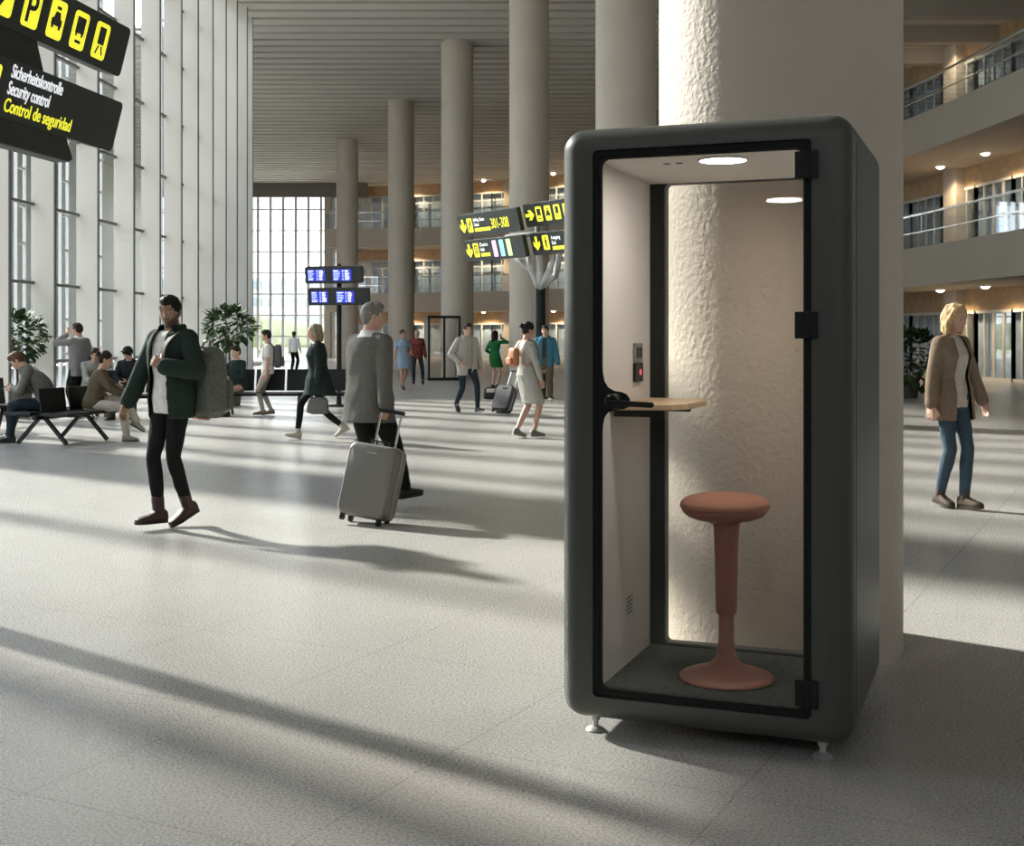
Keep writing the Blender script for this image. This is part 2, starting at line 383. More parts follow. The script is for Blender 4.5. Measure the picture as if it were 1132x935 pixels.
for li, (z0, z1) in enumerate(LV):
    ztop = z0 + (2.4, 2.5, 2.65)[li]
    z1w = z1 if li < 2 else CH
    sweep([(OFF, ztop), (OFF, z1w), (OFF+.2, z1w), (OFF+.2, ztop)], S0, S1).build('wall_gallery_%s' % ('ground', 'middle', 'upper')[li], M['wood_wall'], smooth=True)['kind'] = 'structure'
    sweep([(OFF+.4, z0), (OFF+.4, ztop), (OFF+.5, ztop), (OFF+.5, z0)], S0, S1).build('wall_curtain_%s' % ('ground', 'middle', 'upper')[li], M['curtain'], smooth=True)['kind'] = 'structure'
    sweep([(OFF+.05, ztop-.05), (OFF+.05, ztop+.02), (OFF+1.1, ztop+.02), (OFF+1.1, ztop-.05)], S0, S1).build('trim_%d' % (35+li), M['fascia'])['kind'] = 'structure'
    s = S0; k = 0
    while s + BW < S1:
        p, t, n = at(s + BW/2, OFF)
        if seen(p) and p.y > 22:
            if k % 4 == 3:                  # solid pier
                c, _, _ = at(s + BW/2, OFF - .05)
                MB().obox((c.x, c.y, (z0+z1w)/2), (t.x*.5, t.y*.5, 0), (n.x*.3, n.y*.3, 0), (0, 0, (z1w-z0)/2)).build('trim_%d' % nt_, M['fascia'])['kind'] = 'structure'; nt_ += 1
            a, _, _ = at(s, OFF); b, _, _ = at(s + BW, OFF)
            fr = MB(); a3 = lambda q, z: (q.x, q.y, z)
            for f in (0, .25, .5, .75, 1.):
                q = a.lerp(b, f); fr.bar(a3(q, z0), a3(q, ztop), .11 if f in (0, 1) else .08)
            fr.bar(a3(a, ztop-.05), a3(b, ztop-.05), .1, .1); fr.bar(a3(a, z0+.05), a3(b, z0+.05), .1, .1)
            if li: fr.bar(a3(a, ztop-.55), a3(b, ztop-.55), .06, .06)
            o = fr.build('window_%d' % nw, M['mull_light']); o['kind'] = 'structure'; nw += 1
            g = MB(); c = (a+b)/2; g.obox(a3(c, (z0+ztop)/2), ((b.x-a.x)/2, (b.y-a.y)/2, 0), (n.x*.006, n.y*.006, 0), (0, 0, (ztop-z0)/2)); g.build('pane', M['gal_glass'], o)
        s += BW; k += 1
# wall end of the rear gallery on the left
p, t, n = at(LEN, 0)
MB().box((p.x-.3, p.y+1.5, 0), (p.x+.1, p.y+5, CH)).build('wall_gallery_end', M['fascia'])['kind'] = 'structure'
sweep([(5.1, 0), (5.1, CH), (5.3, CH), (5.3, 0)], S0, S1).build('wall_right', M['fascia'])['kind'] = 'structure'
# roof beams over the right-hand gallery
for k in range(8):
    yb = 36 + k*3.4
    MB().box((12, yb, CH-.55), (18.5, yb+.45, CH+.05)).build('trim_%d' % (20+k), M['fascia'])['kind'] = 'structure'

# downlights in the soffits
def downlight(s, off, z, label, group, power=60):
    p, t, n = at(s, off)
    if not seen(p): return
    r = thing('ceiling_light', label, 'ceiling light', (p.x, p.y, z), 0, group)
    MB().lathe([(.15, 0), (.15, -.03), (.18, -.03), (.18, .0)], n=20, caps=False).build('trim_ring', M['mull_white'], r)
    MB().lathe([(.001, -.10), (.06, -.095), (.11, -.07), (.14, -.03), (.145, -.005), (.001, -.005)], n=20).build('diffuser', M['downlight'], r)
    l = bpy.data.lights.new('lamp', 'SPOT'); l.energy = power; l.color = (1, .75, .45); l.spot_size = R(150); l.spot_blend = .5; l.shadow_soft_size = .12
    lo = bpy.data.objects.new('lamp', l); link(lo, r); lo.location = (0, 0, -.16)
def s_at(px, off=2.2):
    best = min((abs(CX + F*at(s/4, off)[0].x/at(s/4, off)[0].y - px), s/4) for s in range(60, 220)); return best[1]
for li, z in enumerate((3.15, 7.5, 11.95)):
    sp_ = [s_at(1088), s_at(1040), s_at(1010)]
    for q, s in enumerate(sp_[:2] if li < 2 else sp_[1:2]):
        downlight(s, 2.2, z, '%s warm downlight under the %s soffit of the right-hand gallery' % (('nearer', 'farther')[q] if li < 2 else 'single', ('lowest', 'middle', 'topmost')[li]), 'downlights of the right gallery', 300)
for li, z in enumerate((3.15, 7.5, 11.95)):
    s = max(s_at(1010) + 6, 30)
    while s < LEN - 1:
        p = at(s, 2.0)[0]
        right = CX + F*p.x/p.y > 915
        if not right:
            lab = 'small warm round downlight in the soffit of the %s %s gallery' % (('lowest', 'middle', 'topmost')[li], 'right-hand' if right else 'far rear')
            downlight(s, 2.2, z, lab, 'downlights of the %s %s gallery' % (('lowest', 'middle', 'topmost')[li], 'right' if right else 'rear'), 420 if not right else 130)
        s += 4.6 if p.y < 60 else 5.1

# columns
M['plaster_rough'] = mat('plaster_rough', (.60, .53, .45), .7, nscale=1.2, namt=.05, bump=.6, bscale=38)
for (px, Y, r, sl) in ((384, 67.8, .58, 1), (443.5, 56.6, .58, 1), (505.5, 45.4, .58, 1), (585, 36.9, .58, 1), (692, 24.2, .58, 1), (861, 6.17, .58, 0)):
    X = (px - CX)/F*Y
    mb = MB().lathe([(r, 0), (r, 3), (r, 6), (r, 9), (r, CH+.1)], (X, Y, 0), n=72)
    mb.build('column', M['plaster'] if sl else M['plaster_rough'], smooth=True)['kind'] = 'structure'

# outside
mo = mat('meadow', (.30, .31, .13), .95, nscale=.05, namt=.25)
MB().box((-400, -60, -.4), (-30.0, 500, -.12)).build('ground_outside', mo)['kind'] = 'structure'
MB().box((-30.0, -60, -.4), (-13.0, 110, -.12)).build('added_pavement', mat('pavement', (.42, .41, .40), .9, nscale=1, namt=.08))['kind'] = 'structure'  # grey strip added to keep green meadow bounce out of the hall
MB().box((-30.0, 110, -.4), (-13.0, 500, -.12)).build('ground_far', mo)['kind'] = 'structure'
MB().box((-13.0, 92, -.4), (300, 500, -.12)).build('ground_rear', mo)['kind'] = 'structure'
mh = mat('hedge_green', (.19, .21, .10), .95, nscale=1.5, namt=.4)
def mound_strip(x0, x1, y0, y1, h, n, name, m):
    rings = []
    for k in range(n+1):
        f = k/n; c = Vector((x0+(x1-x0)*f, y0+(y1-y0)*f)); t = Vector((x1-x0, y1-y0)).normalized(); q = Vector((-t.y, t.x))
        hh = h*(.75+.5*noise.noise(Vector((f*9, h, 1)))); w = h*.8
        rings.append([(*(c + q*w*math.cos(a)), -.2 + hh*max(0, math.sin(a))**.7) for a in [PI*j/9 for j in range(10)]])
    mb = MB(); b = len(mb.v)
    for r in rings: mb.v += r
    for i in range(n):
        for j in range(9): mb.f.append((b+i*10+j, b+i*10+j+1, b+(i+1)*10+j+1, b+(i+1)*10+j))
    o = mb.build(name, m, smooth='all', fix=False); o['kind'] = 'structure'; return o
mound_strip(-90, 60, 190, 190, 4.6, 60, 'hedge_rear', mh)
mound_strip(-46, -60, 15, 190, 3.6, 60, 'hedge_left', mh)
mb_ = mat('far_building', (.52, .54, .56), .8); mbw = mat('far_building_window', (.25, .3, .36), .3)
MB().box((-92, -60, -.2), (-60.5, 53, 50)).build('sun_blocker', mb_)['kind'] = 'structure'  # unseen block added to keep sun off the near floor, with a soft edge
for i, (x, y, w, d, h, lab) in enumerate(((-50, 230, 34, 12, 12, 'pale grey office block beyond the hedge behind the rear glass wall'),
                                     (-70, 95, 14, 34, 9, 'low pale building beyond the meadow seen through the left facade'))):
    r = thing('office_building', lab, 'building', (x, y, -.15))
    MB().box((-w/2, -d/2, 0), (w/2, d/2, h)).build('wall', mb_, r)
    for q in range(int(h//3)):
        wb = MB().box((-w/2-.05, -d/2-.05, 1+q*3), (w/2+.05, d/2+.05, 2.5+q*3)); wb.build('window_band', mbw, r)

# ------------------------------------------------------------------ the phone booth
BX, BY, BR = .1725, 4.745, R(-21.3)
W_, D_, H0, H1 = 1.073, 1.06, .06, 2.27
def bloc(s, t, z=0): return Vector((BX + s*math.cos(BR) - t*math.sin(BR), BY + s*math.sin(BR) + t*math.cos(BR), z))
booth = thing('phone_booth', 'large dark grey single-person phone booth with glass door in front of the thick column', 'phone booth', (BX, BY, 0), BR)
me = MB().box((0, 0, H0), (W_, D_, H1)).mesh('shell')
o = bpy.data.objects.new('shell', me); COL.objects.link(o)
bv = o.modifiers.new('b', 'BEVEL'); bv.width = .085; bv.segments = 8; bv.limit_method = 'ANGLE'
mb_eval = evaluated(o); o.modifiers.clear(); o.data = mb_eval
FO = (.135, .933, .155, 2.18)          # front opening s0 s1 z0 z1
RO = (.155, .93, .135, 2.165)
def rrect(x0, x1, z0, z1, r, n=5):
    P = []
    for cx, cz, a0 in ((x1-r, z1-r, 0), (x0+r, z1-r, 90), (x0+r, z0+r, 180), (x1-r, z0+r, 270)):
        for k in range(n+1): a = R(a0 + 90*k/n); P.append((cx + r*math.cos(a), cz + r*math.sin(a)))
    return P
boolean_cut(o, [MB().box((.075, .055, .115), (.995, D_-.055, 2.20)),
                MB().prism(rrect(*FO, .02), -.2, .3), MB().prism(rrect(*RO, .02), D_-.3, D_+.2)])
o.data.materials.clear(); o.data.materials.append(M['booth_shell'])
o.data.polygons.foreach_set('use_smooth', [True]*len(o.data.polygons)); o.data.set_sharp_from_angle(angle=R(35)); o.parent = booth
# seam between front frame and side skin
MB().box((W_-.0015, .10, H0+.10), (W_+.0012, .104, H1-.10)).build('side_seam', M['black_soft'], booth)
def frame_ring(outer, inner, y0, y1, name, m, parent):
    mb = MB(); n = len(outer); b = len(mb.v)
    for P, y in ((outer, y0), (inner, y0), (inner, y1), (outer, y1)): mb.v += [(x, y, z) for x, z in P]
    for q in range(4):
        for j in range(n):
            k = (j+1) % n; a0 = b + q*n; a1 = b + ((q+1) % 4)*n; mb.f.append((a0+j, a0+k, a1+k, a1+j))
    return mb.build(name, m, parent)
fo = rrect(*FO, .02); fi = rrect(FO[0]+.022, FO[1]-.022, FO[2]+.022, FO[3]-.022, .016)
frame_ring(rrect(FO[0]-.0, FO[1]+.0, FO[2]-.0, FO[3]+.0, .02), fi, .010, .060, 'door_seal', M['black_soft'], booth)
door = MB().prism(rrect(FO[0]+.02, FO[1]-.02, FO[2]+.02, FO[3]-.02, .012), .018, .026).build('door', M['booth_glass'], booth)
frame_ring(rrect(FO[0]+.021, FO[1]-.021, FO[2]+.021, FO[3]-.021, .012), rrect(FO[0]+.032, FO[1]-.030, FO[2]+.030, FO[3]-.034, .03), .0165, .0275, 'edge_print', M['black'], door)
def handle_poly():
    P = []                              # printed dark field around the lock, bulging into the glass
    x0 = FO[0] + .022
    for x, z in ((0, 1.345), (.012, 1.345), (.014, 1.315), (.020, 1.285), (.034, 1.262), (.058, 1.249), (.085, 1.246), (.105, 1.238), (.117, 1.222), (.120, 1.205),
                 (.112, 1.190), (.095, 1.182), (.06, 1.178), (.035, 1.170), (.020, 1.150), (.014, 1.12), (.012, 1.085), (0, 1.085)): P.append((x0 + x, z + .04))
    return P
MB().prism(handle_poly(), .012, .0175).build('lock_plate', M['black'], door)
hd = MB(); hx = FO[0] + .085; hz = 1.252
hd.cone((hx, .018, hz), (hx, -.045, hz), .030, .026, 24); hd.obox((hx+.065, -.045, hz-.006), (.085, 0, -.003), (0, .009, 0), (0, 0, .010))
hd.sph((hx+.15, -.045, hz-.009), (.012, .010, .011))
hd.build('handle', M['black'], door, smooth=True, bevel=.003)
MB().cone((hx-.028, -.012, hz+.0), (hx-.006, -.052, hz+.022), .006, .006, 10).build('lock_pin', M['chrome'], door, smooth=True)
for z in (2.09, 1.53, .245):
    hg = MB().obox((FO[1]-.030, .008, z), (.028, 0, 0), (0, .008, 0), (0, 0, .047)).obox((FO[1]+.010, -.004, z), (.014, 0, 0), (0, .012, 0), (0, 0, .047))
    hg = hg.build('hinge', M['black'], booth, bevel=.003)
    MB().cone((FO[1]-.006, -.010, z-.046), (FO[1]-.006, -.010, z+.046), .009, .009, 14).build('hinge_pin', M['black_soft'], hg, smooth=True)
# rear glass, its frame and the black corner posts
MB().prism(rrect(RO[0]-.01, RO[1]+.01, RO[2]-.01, RO[3]+.01, .02), D_-.045, D_-.037).build('rear_pane', M['booth_glass'], booth)
frame_ring(rrect(.077, .993, .117, 2.198, .01), rrect(*RO, .02), D_-.085, D_-.056, 'rear_frame', M['black_soft'], booth)
# lining
MB().box((.077, .065, .12), (.092, D_-.086, 2.188)).build('wall_panel', M['felt'], booth)
MB().box((.978, .065, .12), (.993, D_-.086, 2.188)).build('wall_panel', M['felt'], booth)
cpn = MB().box((.094, .065, 2.165), (.976, D_-.086, 2.19)).build('ceiling_panel', M['felt_white'], booth)
MB().box((.094, .062, .116), (.976, D_-.086, .128)).build('carpet', M['carpet'], booth)
# lamp, vent slots
lc = (.56, .30)
lampo = MB().lathe([(.088, -.004), (.096, -.004), (.096, .004), (.088, .004)], (lc[0], lc[1], 2.162), 40, False).build('lamp_ring', M['mull_white'], booth, smooth=True)
MB().lathe([(.001, -.003), (.087, -.003), (.087, .002), (.001, .002)], (lc[0], lc[1], 2.162), 40).build('lamp_diffuser', M['lamp_white'], lampo)
for dx in (0, .05):
    MB().lathe([(.001, -.002), (.013, -.002), (.013, .002), (.001, .002)], (.33 + dx, .34, 2.1635), 20).build('sensor', M['grey_plastic'], booth)
l = bpy.data.lights.new('booth_lamp', 'AREA'); l.shape = 'DISK'; l.size = .17; l.energy = 5; l.color = (1, .93, .86)
lo = bpy.data.objects.new('booth_lamp', l); link(lo, booth); lo.location = (lc[0], lc[1], 2.15)
# desk, its bracket and the power module on the felt wall
dk = [(.092, .36), (.33, .42), (.375, .50), (.375, .84), (.33, .92), (.092, .95)]
d_ = MB(); n = len(dk); d_.v = [(x, y, 1.196) for x, y in dk] + [(x, y, 1.221) for x, y in dk]
d_.f = [tuple(reversed(range(n))), tuple(range(n, 2*n))] + [(i, (i+1) % n, n+(i+1) % n, n+i) for i in range(n)]
dd = d_.build('desk', M['oak'], booth, bevel=.004)
for yy in (.42, .85): MB().box((.092, yy, 1.168), (.30, yy+.03, 1.196)).build('bracket', M['black'], dd)
pm = MB().box((.092, .695, 1.382), (.104, .815, 1.462)).build('switch_panel', M['grey_plastic'], booth, bevel=.003)
for k in range(2): MB().box((.104, .715 + k*.05, 1.40), (.107, .745 + k*.05, 1.445)).build('switch', M['black'], pm)
so = MB().box((.092, .695, 1.298), (.106, .815, 1.378)).build('socket', M['black'], booth, bevel=.003)
MB().cone((.1055, .765, 1.338), (.1085, .765, 1.338), .013, .013, 16).build('indicator_light', M['red_led'], so)
vt = MB()
for k in range(5): vt.box((.092, .60, .33 + k*.016), (.0935, .69, .338 + k*.016))
vt.build('air_grille', M['grey_plastic'], booth)
for (s, t) in ((.115, .10), (W_-.115, .10), (.115, D_-.1), (W_-.115, D_-.1)):
    MB().lathe([(.034, 0), (.036, .006), (.030, .012), (.012, .018), (.011, .04), (.018, .042), (.018, .061)], (s, t, 0), 24).build('levelling_foot', M['steel'], booth, smooth=True)
FLOOR_B = .128
# stool
p = bloc(.50, .58)
sp = gp(803, 750, FLOOR_B)
stool = thing('stool', 'terracotta round sit-stand stool with padded seat standing inside the booth', 'stool', (sp.x, sp.y, FLOOR_B), R(20))
MB().lathe([(.001, 0), (.180, 0), (.187, .004), (.188, .010), (.180, .017), (.150, .028), (.105, .042), (.070, .056), (.045, .078), (.034, .11), (.0305, .17), (.030, .27), (.001, .27)], n=56).build('base', M['terra'], stool, smooth='all')
MB().lathe([(.001, .255), (.030, .255), (.040, .262), (.042, .275), (.044, .40), (.048, .55), (.053, .63), (.001, .63)], n=40).build('column_sleeve', M['terra'], stool, smooth=True)
MB().lathe([(.001, .615), (.055, .618), (.075, .63), (.120, .638), (.150, .650), (.168, .668), (.172, .680), (.160, .69), (.001, .69)], n=56).build('seat_shell', M['terra'], stool, smooth='all')
ct = MB().lathe([(.001, .672), (.160, .676), (.174, .686), (.177, .697), (.172, .708), (.155, .720), (.120, .731), (.07, .738), (.001, .741)], n=56).build('seat', M['terra_fabric'], stool, smooth='all')
MB().lathe([(.176, .684), (.1785, .688), (.176, .692)], n=56, caps=False).build('piping', M['terra'], ct, smooth='all')
for c in stool.children: 
    if c.name.startswith('seat'): c.rotation_euler = (R(0), R(-.6), 0)

# second booth far away at the foot of a column
b2p = gp(491, 420.5)
b2 = thing('phone_booth', 'distant small dark-framed phone booth with glass door at the foot of a column', 'phone booth', (b2p.x, b2p.y, 0), R(12))
w2, d2, h2 = 1.12, .9, 2.2
fr = MB()
for x in (-w2/2, -.03, w2/2-.07):
    fr.box((x, -.04, .0), (x+.07 + (.0), .03, h2))
fr.box((-w2/2, -.04, 0), (w2/2, .03, .09)); fr.box((-w2/2, -.04, h2-.09), (w2/2, .03, h2))
fr.build('door_frame', M['black'], b2)
sh = MB().box((-w2/2, .03, h2-.08), (w2/2, d2, h2)).box((-w2/2, .03, 0), (w2/2, d2, .08)).box((-w2/2, .03, 0), (-w2/2+.05, d2, h2)).box((w2/2-.05, .03, 0), (w2/2, d2, h2))
sh.build('shell', M['booth_shell'], b2)
MB().box((-w2/2+.07, -.012, .09), (-.03, -.004, h2-.09)).build('pane', M['booth_glass'], b2)
MB().box((.04, -.012, .09), (w2/2-.07, -.004, h2-.09)).build('pane', M['booth_glass'], b2)
MB().box((-w2/2+.05, d2-.04, .08), (w2/2-.05, d2-.03, h2-.08)).build('back_pane', M['booth_glass'], b2)
MB().box((-.14, -.07, .95), (-.05, -.04, 1.15)).build('handle', M['chrome'], b2)

# ------------------------------------------------------------------ signs
def text_mesh(name, s, size, m, parent, mat4, bold=.0, squeeze=1.):
    cu = bpy.data.curves.new('t', 'FONT'); cu.body = s; cu.size = size; cu.extrude = .0015; cu.offset = bold; cu.fill_mode = 'BOTH'
    o = bpy.data.objects.new('t', cu); COL.objects.link(o); me = evaluated(o); bpy.data.objects.remove(o)
    me.transform(Matrix.Diagonal((squeeze, 1, 1, 1))); me.transform(mat4)
    me.materials.clear(); me.materials.append(m)
    return link(bpy.data.objects.new(name, me), parent)
def board(root, org, u, tilt, L, hgt, thick, items, rr=.04, name='sign_box', sc=1.):
    """org: lower start corner of the visible face (root space), u: horizontal reading direction; face leans out by tilt"""
    u = Vector((u[0], u[1], 0)).normalized(); n = Vector((u.y, -u.x, 0))
    v = (Vector((0, 0, 1))*math.cos(tilt) + n*math.sin(tilt)); nn = u.cross(v)   # face normal
    B = Matrix(((u.x, v.x, nn.x, org[0]), (u.y, v.y, nn.y, org[1]), (u.z, v.z, nn.z, org[2]), (0, 0, 0, 1)))
    B = B @ Matrix.Diagonal((sc, sc, 1, 1)); L /= sc; P = rrect(0, L, 0, hgt, rr)
    mb = MB(); n_ = len(P)
    rings = [[B @ Vector((x, y, zz)) for x, y in P] for zz in (-thick, -.012, 0)]
    mb.ring_loft(rings); bx = mb.build(name, M['sign_dark'], root, bevel=.004)
    for it in items:
        k = it[0]
        if k == 'text':
            _, s, x, y, size, mm, sq = it
            text_mesh('lettering', s, size, M[mm], bx, B @ Matrix.Translation((x, y, .003)), .0012, sq)
        elif k == 'pic':                  # yellow tile with dark symbol
            _, x, y, w, h, mm, sym = it
            t = MB(); Q = rrect(x, x+w, y, y+h, min(w, h)*.16); t.ring_loft([[B @ Vector((a, b, zz)) for a, b in Q] for zz in (0, .004)])
            to = t.build('pictogram', M[mm], bx)
            sm = MB(); cx, cy = x + w/2, y + h/2
            def rc(a0, b0, a1, b1): sm.ring_loft([[B @ Vector((x + w*a, y + h*b, zz)) for a, b in ((a0, b0), (a1, b0), (a1, b1), (a0, b1))] for zz in (.004, .0055)])
            def pl(pts): sm.ring_loft([[B @ Vector((x + w*a, y + h*b, zz)) for a, b in pts] for zz in (.004, .0055)])
            def disc(a, b, r): sm.ring_loft([[B @ Vector((x + w*a + r*w*math.cos(2*PI*j/14), y + h*b + r*w*math.sin(2*PI*j/14), zz)) for j in range(14)] for zz in (.004, .0055)])
            if sym == 'bus':
                rc(.2, .42, .8, .86); rc(.24, .34, .36, .42); rc(.64, .34, .76, .42); rc(.3, .16, .7, .24)
            elif sym == 'train':
                rc(.26, .40, .74, .88); pl([(.2, .12), (.3, .12), (.45, .36), (.35, .36)]); pl([(.8, .12), (.7, .12), (.55, .36), (.65, .36)])
            elif sym == 'taxi':
                rc(.16, .34, .84, .52); pl([(.26, .52), (.74, .52), (.64, .70), (.36, .70)]); rc(.2, .26, .34, .34); rc(.66, .26, .8, .34); rc(.36, .76, .64, .84)
            elif sym == 'escalator':
                pl([(.12, .2), (.3, .2), (.78, .72), (.9, .72), (.9, .84), (.7, .84), (.22, .32), (.12, .32)]); disc(.4, .74, .09); rc(.34, .50, .46, .66)
            elif sym == 'person':
                disc(.5, .8, .11); rc(.36, .42, .64, .70); rc(.38, .14, .48, .42); rc(.52, .14, .62, .42)
            elif sym == 'gate':
                rc(.18, .2, .3, .8); rc(.7, .2, .82, .8); rc(.18, .74, .82, .84); disc(.5, .6, .1); rc(.42, .22, .58, .5)
            if sym: sm.build('symbol', M['sign_dark'], to)
            if sym == 'P': pass
        elif k == 'P':
            pass
        elif k == 'arrow':
            _, x, y, sz, ang, mm = it
            A = [(-.12, -.5), (.12, -.5), (.12, .02), (.36, -.18), (.36, .14), (0, .5), (-.36, .14), (-.36, -.18), (-.12, .02)]
            a = R(ang); ar = MB()
            ar.ring_loft([[B @ Vector((x + sz*(p[0]*math.cos(a) - p[1]*math.sin(a)), y + sz*(p[0]*math.sin(a) + p[1]*math.cos(a)), zz)) for p in A] for zz in (0, .004)])
            ar.build('arrow', M[mm], bx)
        elif k == 'rect':
            _, x, y, w, h, mm, nm = it
            rcb = MB().ring_loft([[B @ Vector((a, b, zz)) for a, b in ((x, y), (x+w, y), (x+w, y+h), (x, y+h))] for zz in (0, .003)]); rcb.build(nm, M[mm], bx)
    return bx, B
# left pylon
u1 = Vector((math.sin(R(8.7)), math.cos(R(8.7))))
E = Vector((-2.97, 9.4))                  # far end of the lower board
LB = 3.2
lp = thing('sign_pylon', 'big black direction sign with yellow pictograms and tilted boards in the upper left corner', 'sign', (E.x - u1.x*2.3, E.y - u1.y*2.3, 0))
o0 = Vector((E.x, E.y)) - Vector(lp.location[:2])
st = o0 - u1*LB
xr = LB                                   # reading direction runs away from the camera
its = []
pw, ph = .195, .26
for k, sym in enumerate(('train', 'bus', 'taxi', None, 'escalator')):
    x = xr - .50 - k*.312
    its.append(('pic', x, .055, pw, ph, 'sign_yellow', sym))
    if sym is None: its.append(('text', 'P', x+.025, .09, .27, 'sign_dark', .95))
for k in range(3): its.append(('pic', xr - .50 - (5+k)*.312, .055, pw, ph, 'sign_yellow', 'person'))
# the P stands in front of its tile
bx, B = board(lp, (st.x + u1.x*.13, st.y + u1.y*.13, 3.44), u1, R(14.6), LB, .37, .16, [i for i in its if i[0] != 'text'])
for i in its:
    if i[0] == 'text': text_mesh('lettering', i[1], i[4], M['sign_dark'], bx, B @ Matrix.Translation((i[2], i[3], .0062)), .004, i[6])
tx = xr - 1.50
its = [('text', 'Sicherheitskontrolle', tx, .262, .118, 'sign_white', .66), ('text', 'Security control', tx, .155, .118, 'sign_white', .66),
       ('text', 'Control de seguridad', tx, .045, .122, 'sign_yellow', .80), ('pic', tx-.26, .09, .15, .22, 'sign_yellow', 'gate'), ('arrow', tx-.42, .19, .2, 90, 'sign_yellow')]
board(lp, (st.x, st.y, 2.86), u1, R(14.6), LB, .37, .16, its)
nl = Vector((u1.y, -u1.x))
def uv(a, b, z): q = o0 + u1*a + nl*b; return (q.x, q.y, z)
# carrying arms between and under the boards and the trunk
mbp = MB()
for (a0, a1, b0, b1, z0, z1, dep) in ((-3.0, -1.05, -3.0, -1.12, 3.22, 3.46, .12), (-3.1, -.66, -3.1, -.78, 2.70, 2.88, .14)):
    rings = []
    for (s, z) in ((a0, z1), (a1, z1), (b1 if 0 else a1+.10, z0+.03), (a1+.05, z0), (a0, z0)): rings.append((s, z))
    poly = rings; vsf = []; n = len(poly); b = len(mbp.v)
    for off in (-.13, -.01): mbp.v += [uv(s, off, z) for s, z in poly]
    mbp.f.append(tuple(b+i for i in range(n))); mbp.f.append(tuple(b+n+i for i in reversed(range(n))))
    for i in range(n): j = (i+1) % n; mbp.f.append((b+i, b+j, b+n+j, b+n+i))
mbp.build('arm', M['sign_dark'], lp, bevel=.01)
MB().chain([uv(-2.3, -.30, .0), uv(-2.3, -.26, 1.6), uv(-2.3, -.17, 3.3)], (.12, .10, .09)).build('post', M['mull_light'], lp, smooth=True)

# right pylon (partly behind the booth)
a2 = R(-37.2); u2v = Vector((-math.sin(a2), -math.cos(a2))).normalized()   # reading direction: towards the camera, to the right
ZP = 22.0
rp_base = gp(597, HY + F*CZ/30.6)
rp = thing('sign_pylon', 'forked pylon with four dark direction boards beside the booth, hung over the people', 'sign', (rp_base.x, rp_base.y, 0))
def w2l(px, py, Y): return Vector(((px-CX)/F*Y, Y, CZ + (HY-py)/F*Y)) - Vector((rp_base.x, rp_base.y, 0))
def blen(px0, px1, Y0):                    # length along u2 to reach px1 from px0 at depth Y0
    X0 = (px0-CX)/F*Y0; k = (px1-CX)/F
    return (k*Y0 - X0)/(u2v.x - k*u2v.y)
Y0 = 31.2; KS = 1.38
L1 = blen(510, 576, Y0)
its = [('arrow', .13, .19, .24, 180, 'sign_yellow'), ('pic', .26, .07, .155, .25, 'sign_yellow', 'escalator'),
       ('text', 'Abflug Gates', .46, .255, .085, 'sign_white', .75), ('text', 'Gates', .46, .17, .085, 'sign_white', .75), ('rect', .46, .075, .46, .06, 'sign_yellow', 'lettering_bar'),
       ('text', '301-308', .95, .10, .25, 'sign_yellow', .62)]
board(rp, w2l(510, 262.5, Y0), u2v, R(15), L1, .40, .12, its, .02, sc=KS)
Lc = blen(583, 640, Y0 - 1.4)
its = [('arrow', .15, .2, .24, -90, 'sign_yellow')] + [('pic', .32 + k*.24, .08, .16, .25, 'sign_yellow', q) for k, q in enumerate(('bus', 'taxi', 'train', 'person'))]
board(rp, w2l(582.5, 251.5, Y0 - 1.4), u2v, R(15), Lc, .40, .12, its, .02, sc=KS)
its = [('arrow', .13, .19, .24, 180, 'sign_yellow'), ('pic', .26, .07, .155, .25, 'sign_yellow', 'gate'),
       ('text', 'Check-in', .46, .255, .085, 'sign_white', .8), ('text', 'Halls', .46, .17, .085, 'sign_white', .75), ('rect', .46, .075, .26, .06, 'sign_yellow', 'lettering_bar'),
       ('pic', .83, .05, .12, .29, 'sign_pink', None), ('pic', 1.03, .05, .12, .29, 'sign_cyan', None), ('pic', 1.23, .05, .12, .29, 'sign_green', None)]
board(rp, w2l(517, 289.5, Y0-.1), u2v, R(15), blen(517, 582, Y0-.1), .38, .12, its, .04, sc=KS)
its = [('arrow', .15, .2, .24, 180, 'sign_yellow'), ('pic', .32, .08, .16, .25, 'sign_yellow', 'person'),
       ('text', 'Ausgang', .55, .25, .09, 'sign_white', .8), ('text', 'Exit', .55, .16, .09, 'sign_white', .8), ('rect', .55, .07, .4, .06, 'sign_yellow', 'lettering_bar')]
board(rp, w2l(590, 282.5, Y0-1.5), u2v, R(15), blen(590, 645, Y0-1.5), .38, .12, its, .04, sc=KS)
pb = Vector((0, 0, 0)); br = MB()
YB = rp_base.y
def wl(px, py, dy=0): return w2l(px, py, YB if py > 300 else 31.75 - .0225*(px-510))
br.chain([(0, 0, 2.6), wl(597, 312)], (.12, .11))
for a, b, c in (((597, 318), (588, 300), (584, 284)), ((597, 318), (597, 300), (594, 250)), ((597, 318), (607, 300), (612, 284)), ((597, 318), (614, 305), (622, 268))):
    br.chain([wl(*a), wl(*b), wl(*c)], (.095, .075, .065))
br.chain([wl(560, 262), wl(612, 256)], (.06, .06)); br.chain([wl(588, 300), wl(566, 281), wl(560, 262)], (.06, .055, .05))
br.build('branch', M['mull_light'], rp, smooth='all')
MB().lathe([(.34, 0), (.34, .03), (.14, .05), (.13, 2.72), (.001, 2.72)], n=24).build('post', M['black'], rp, smooth=True)

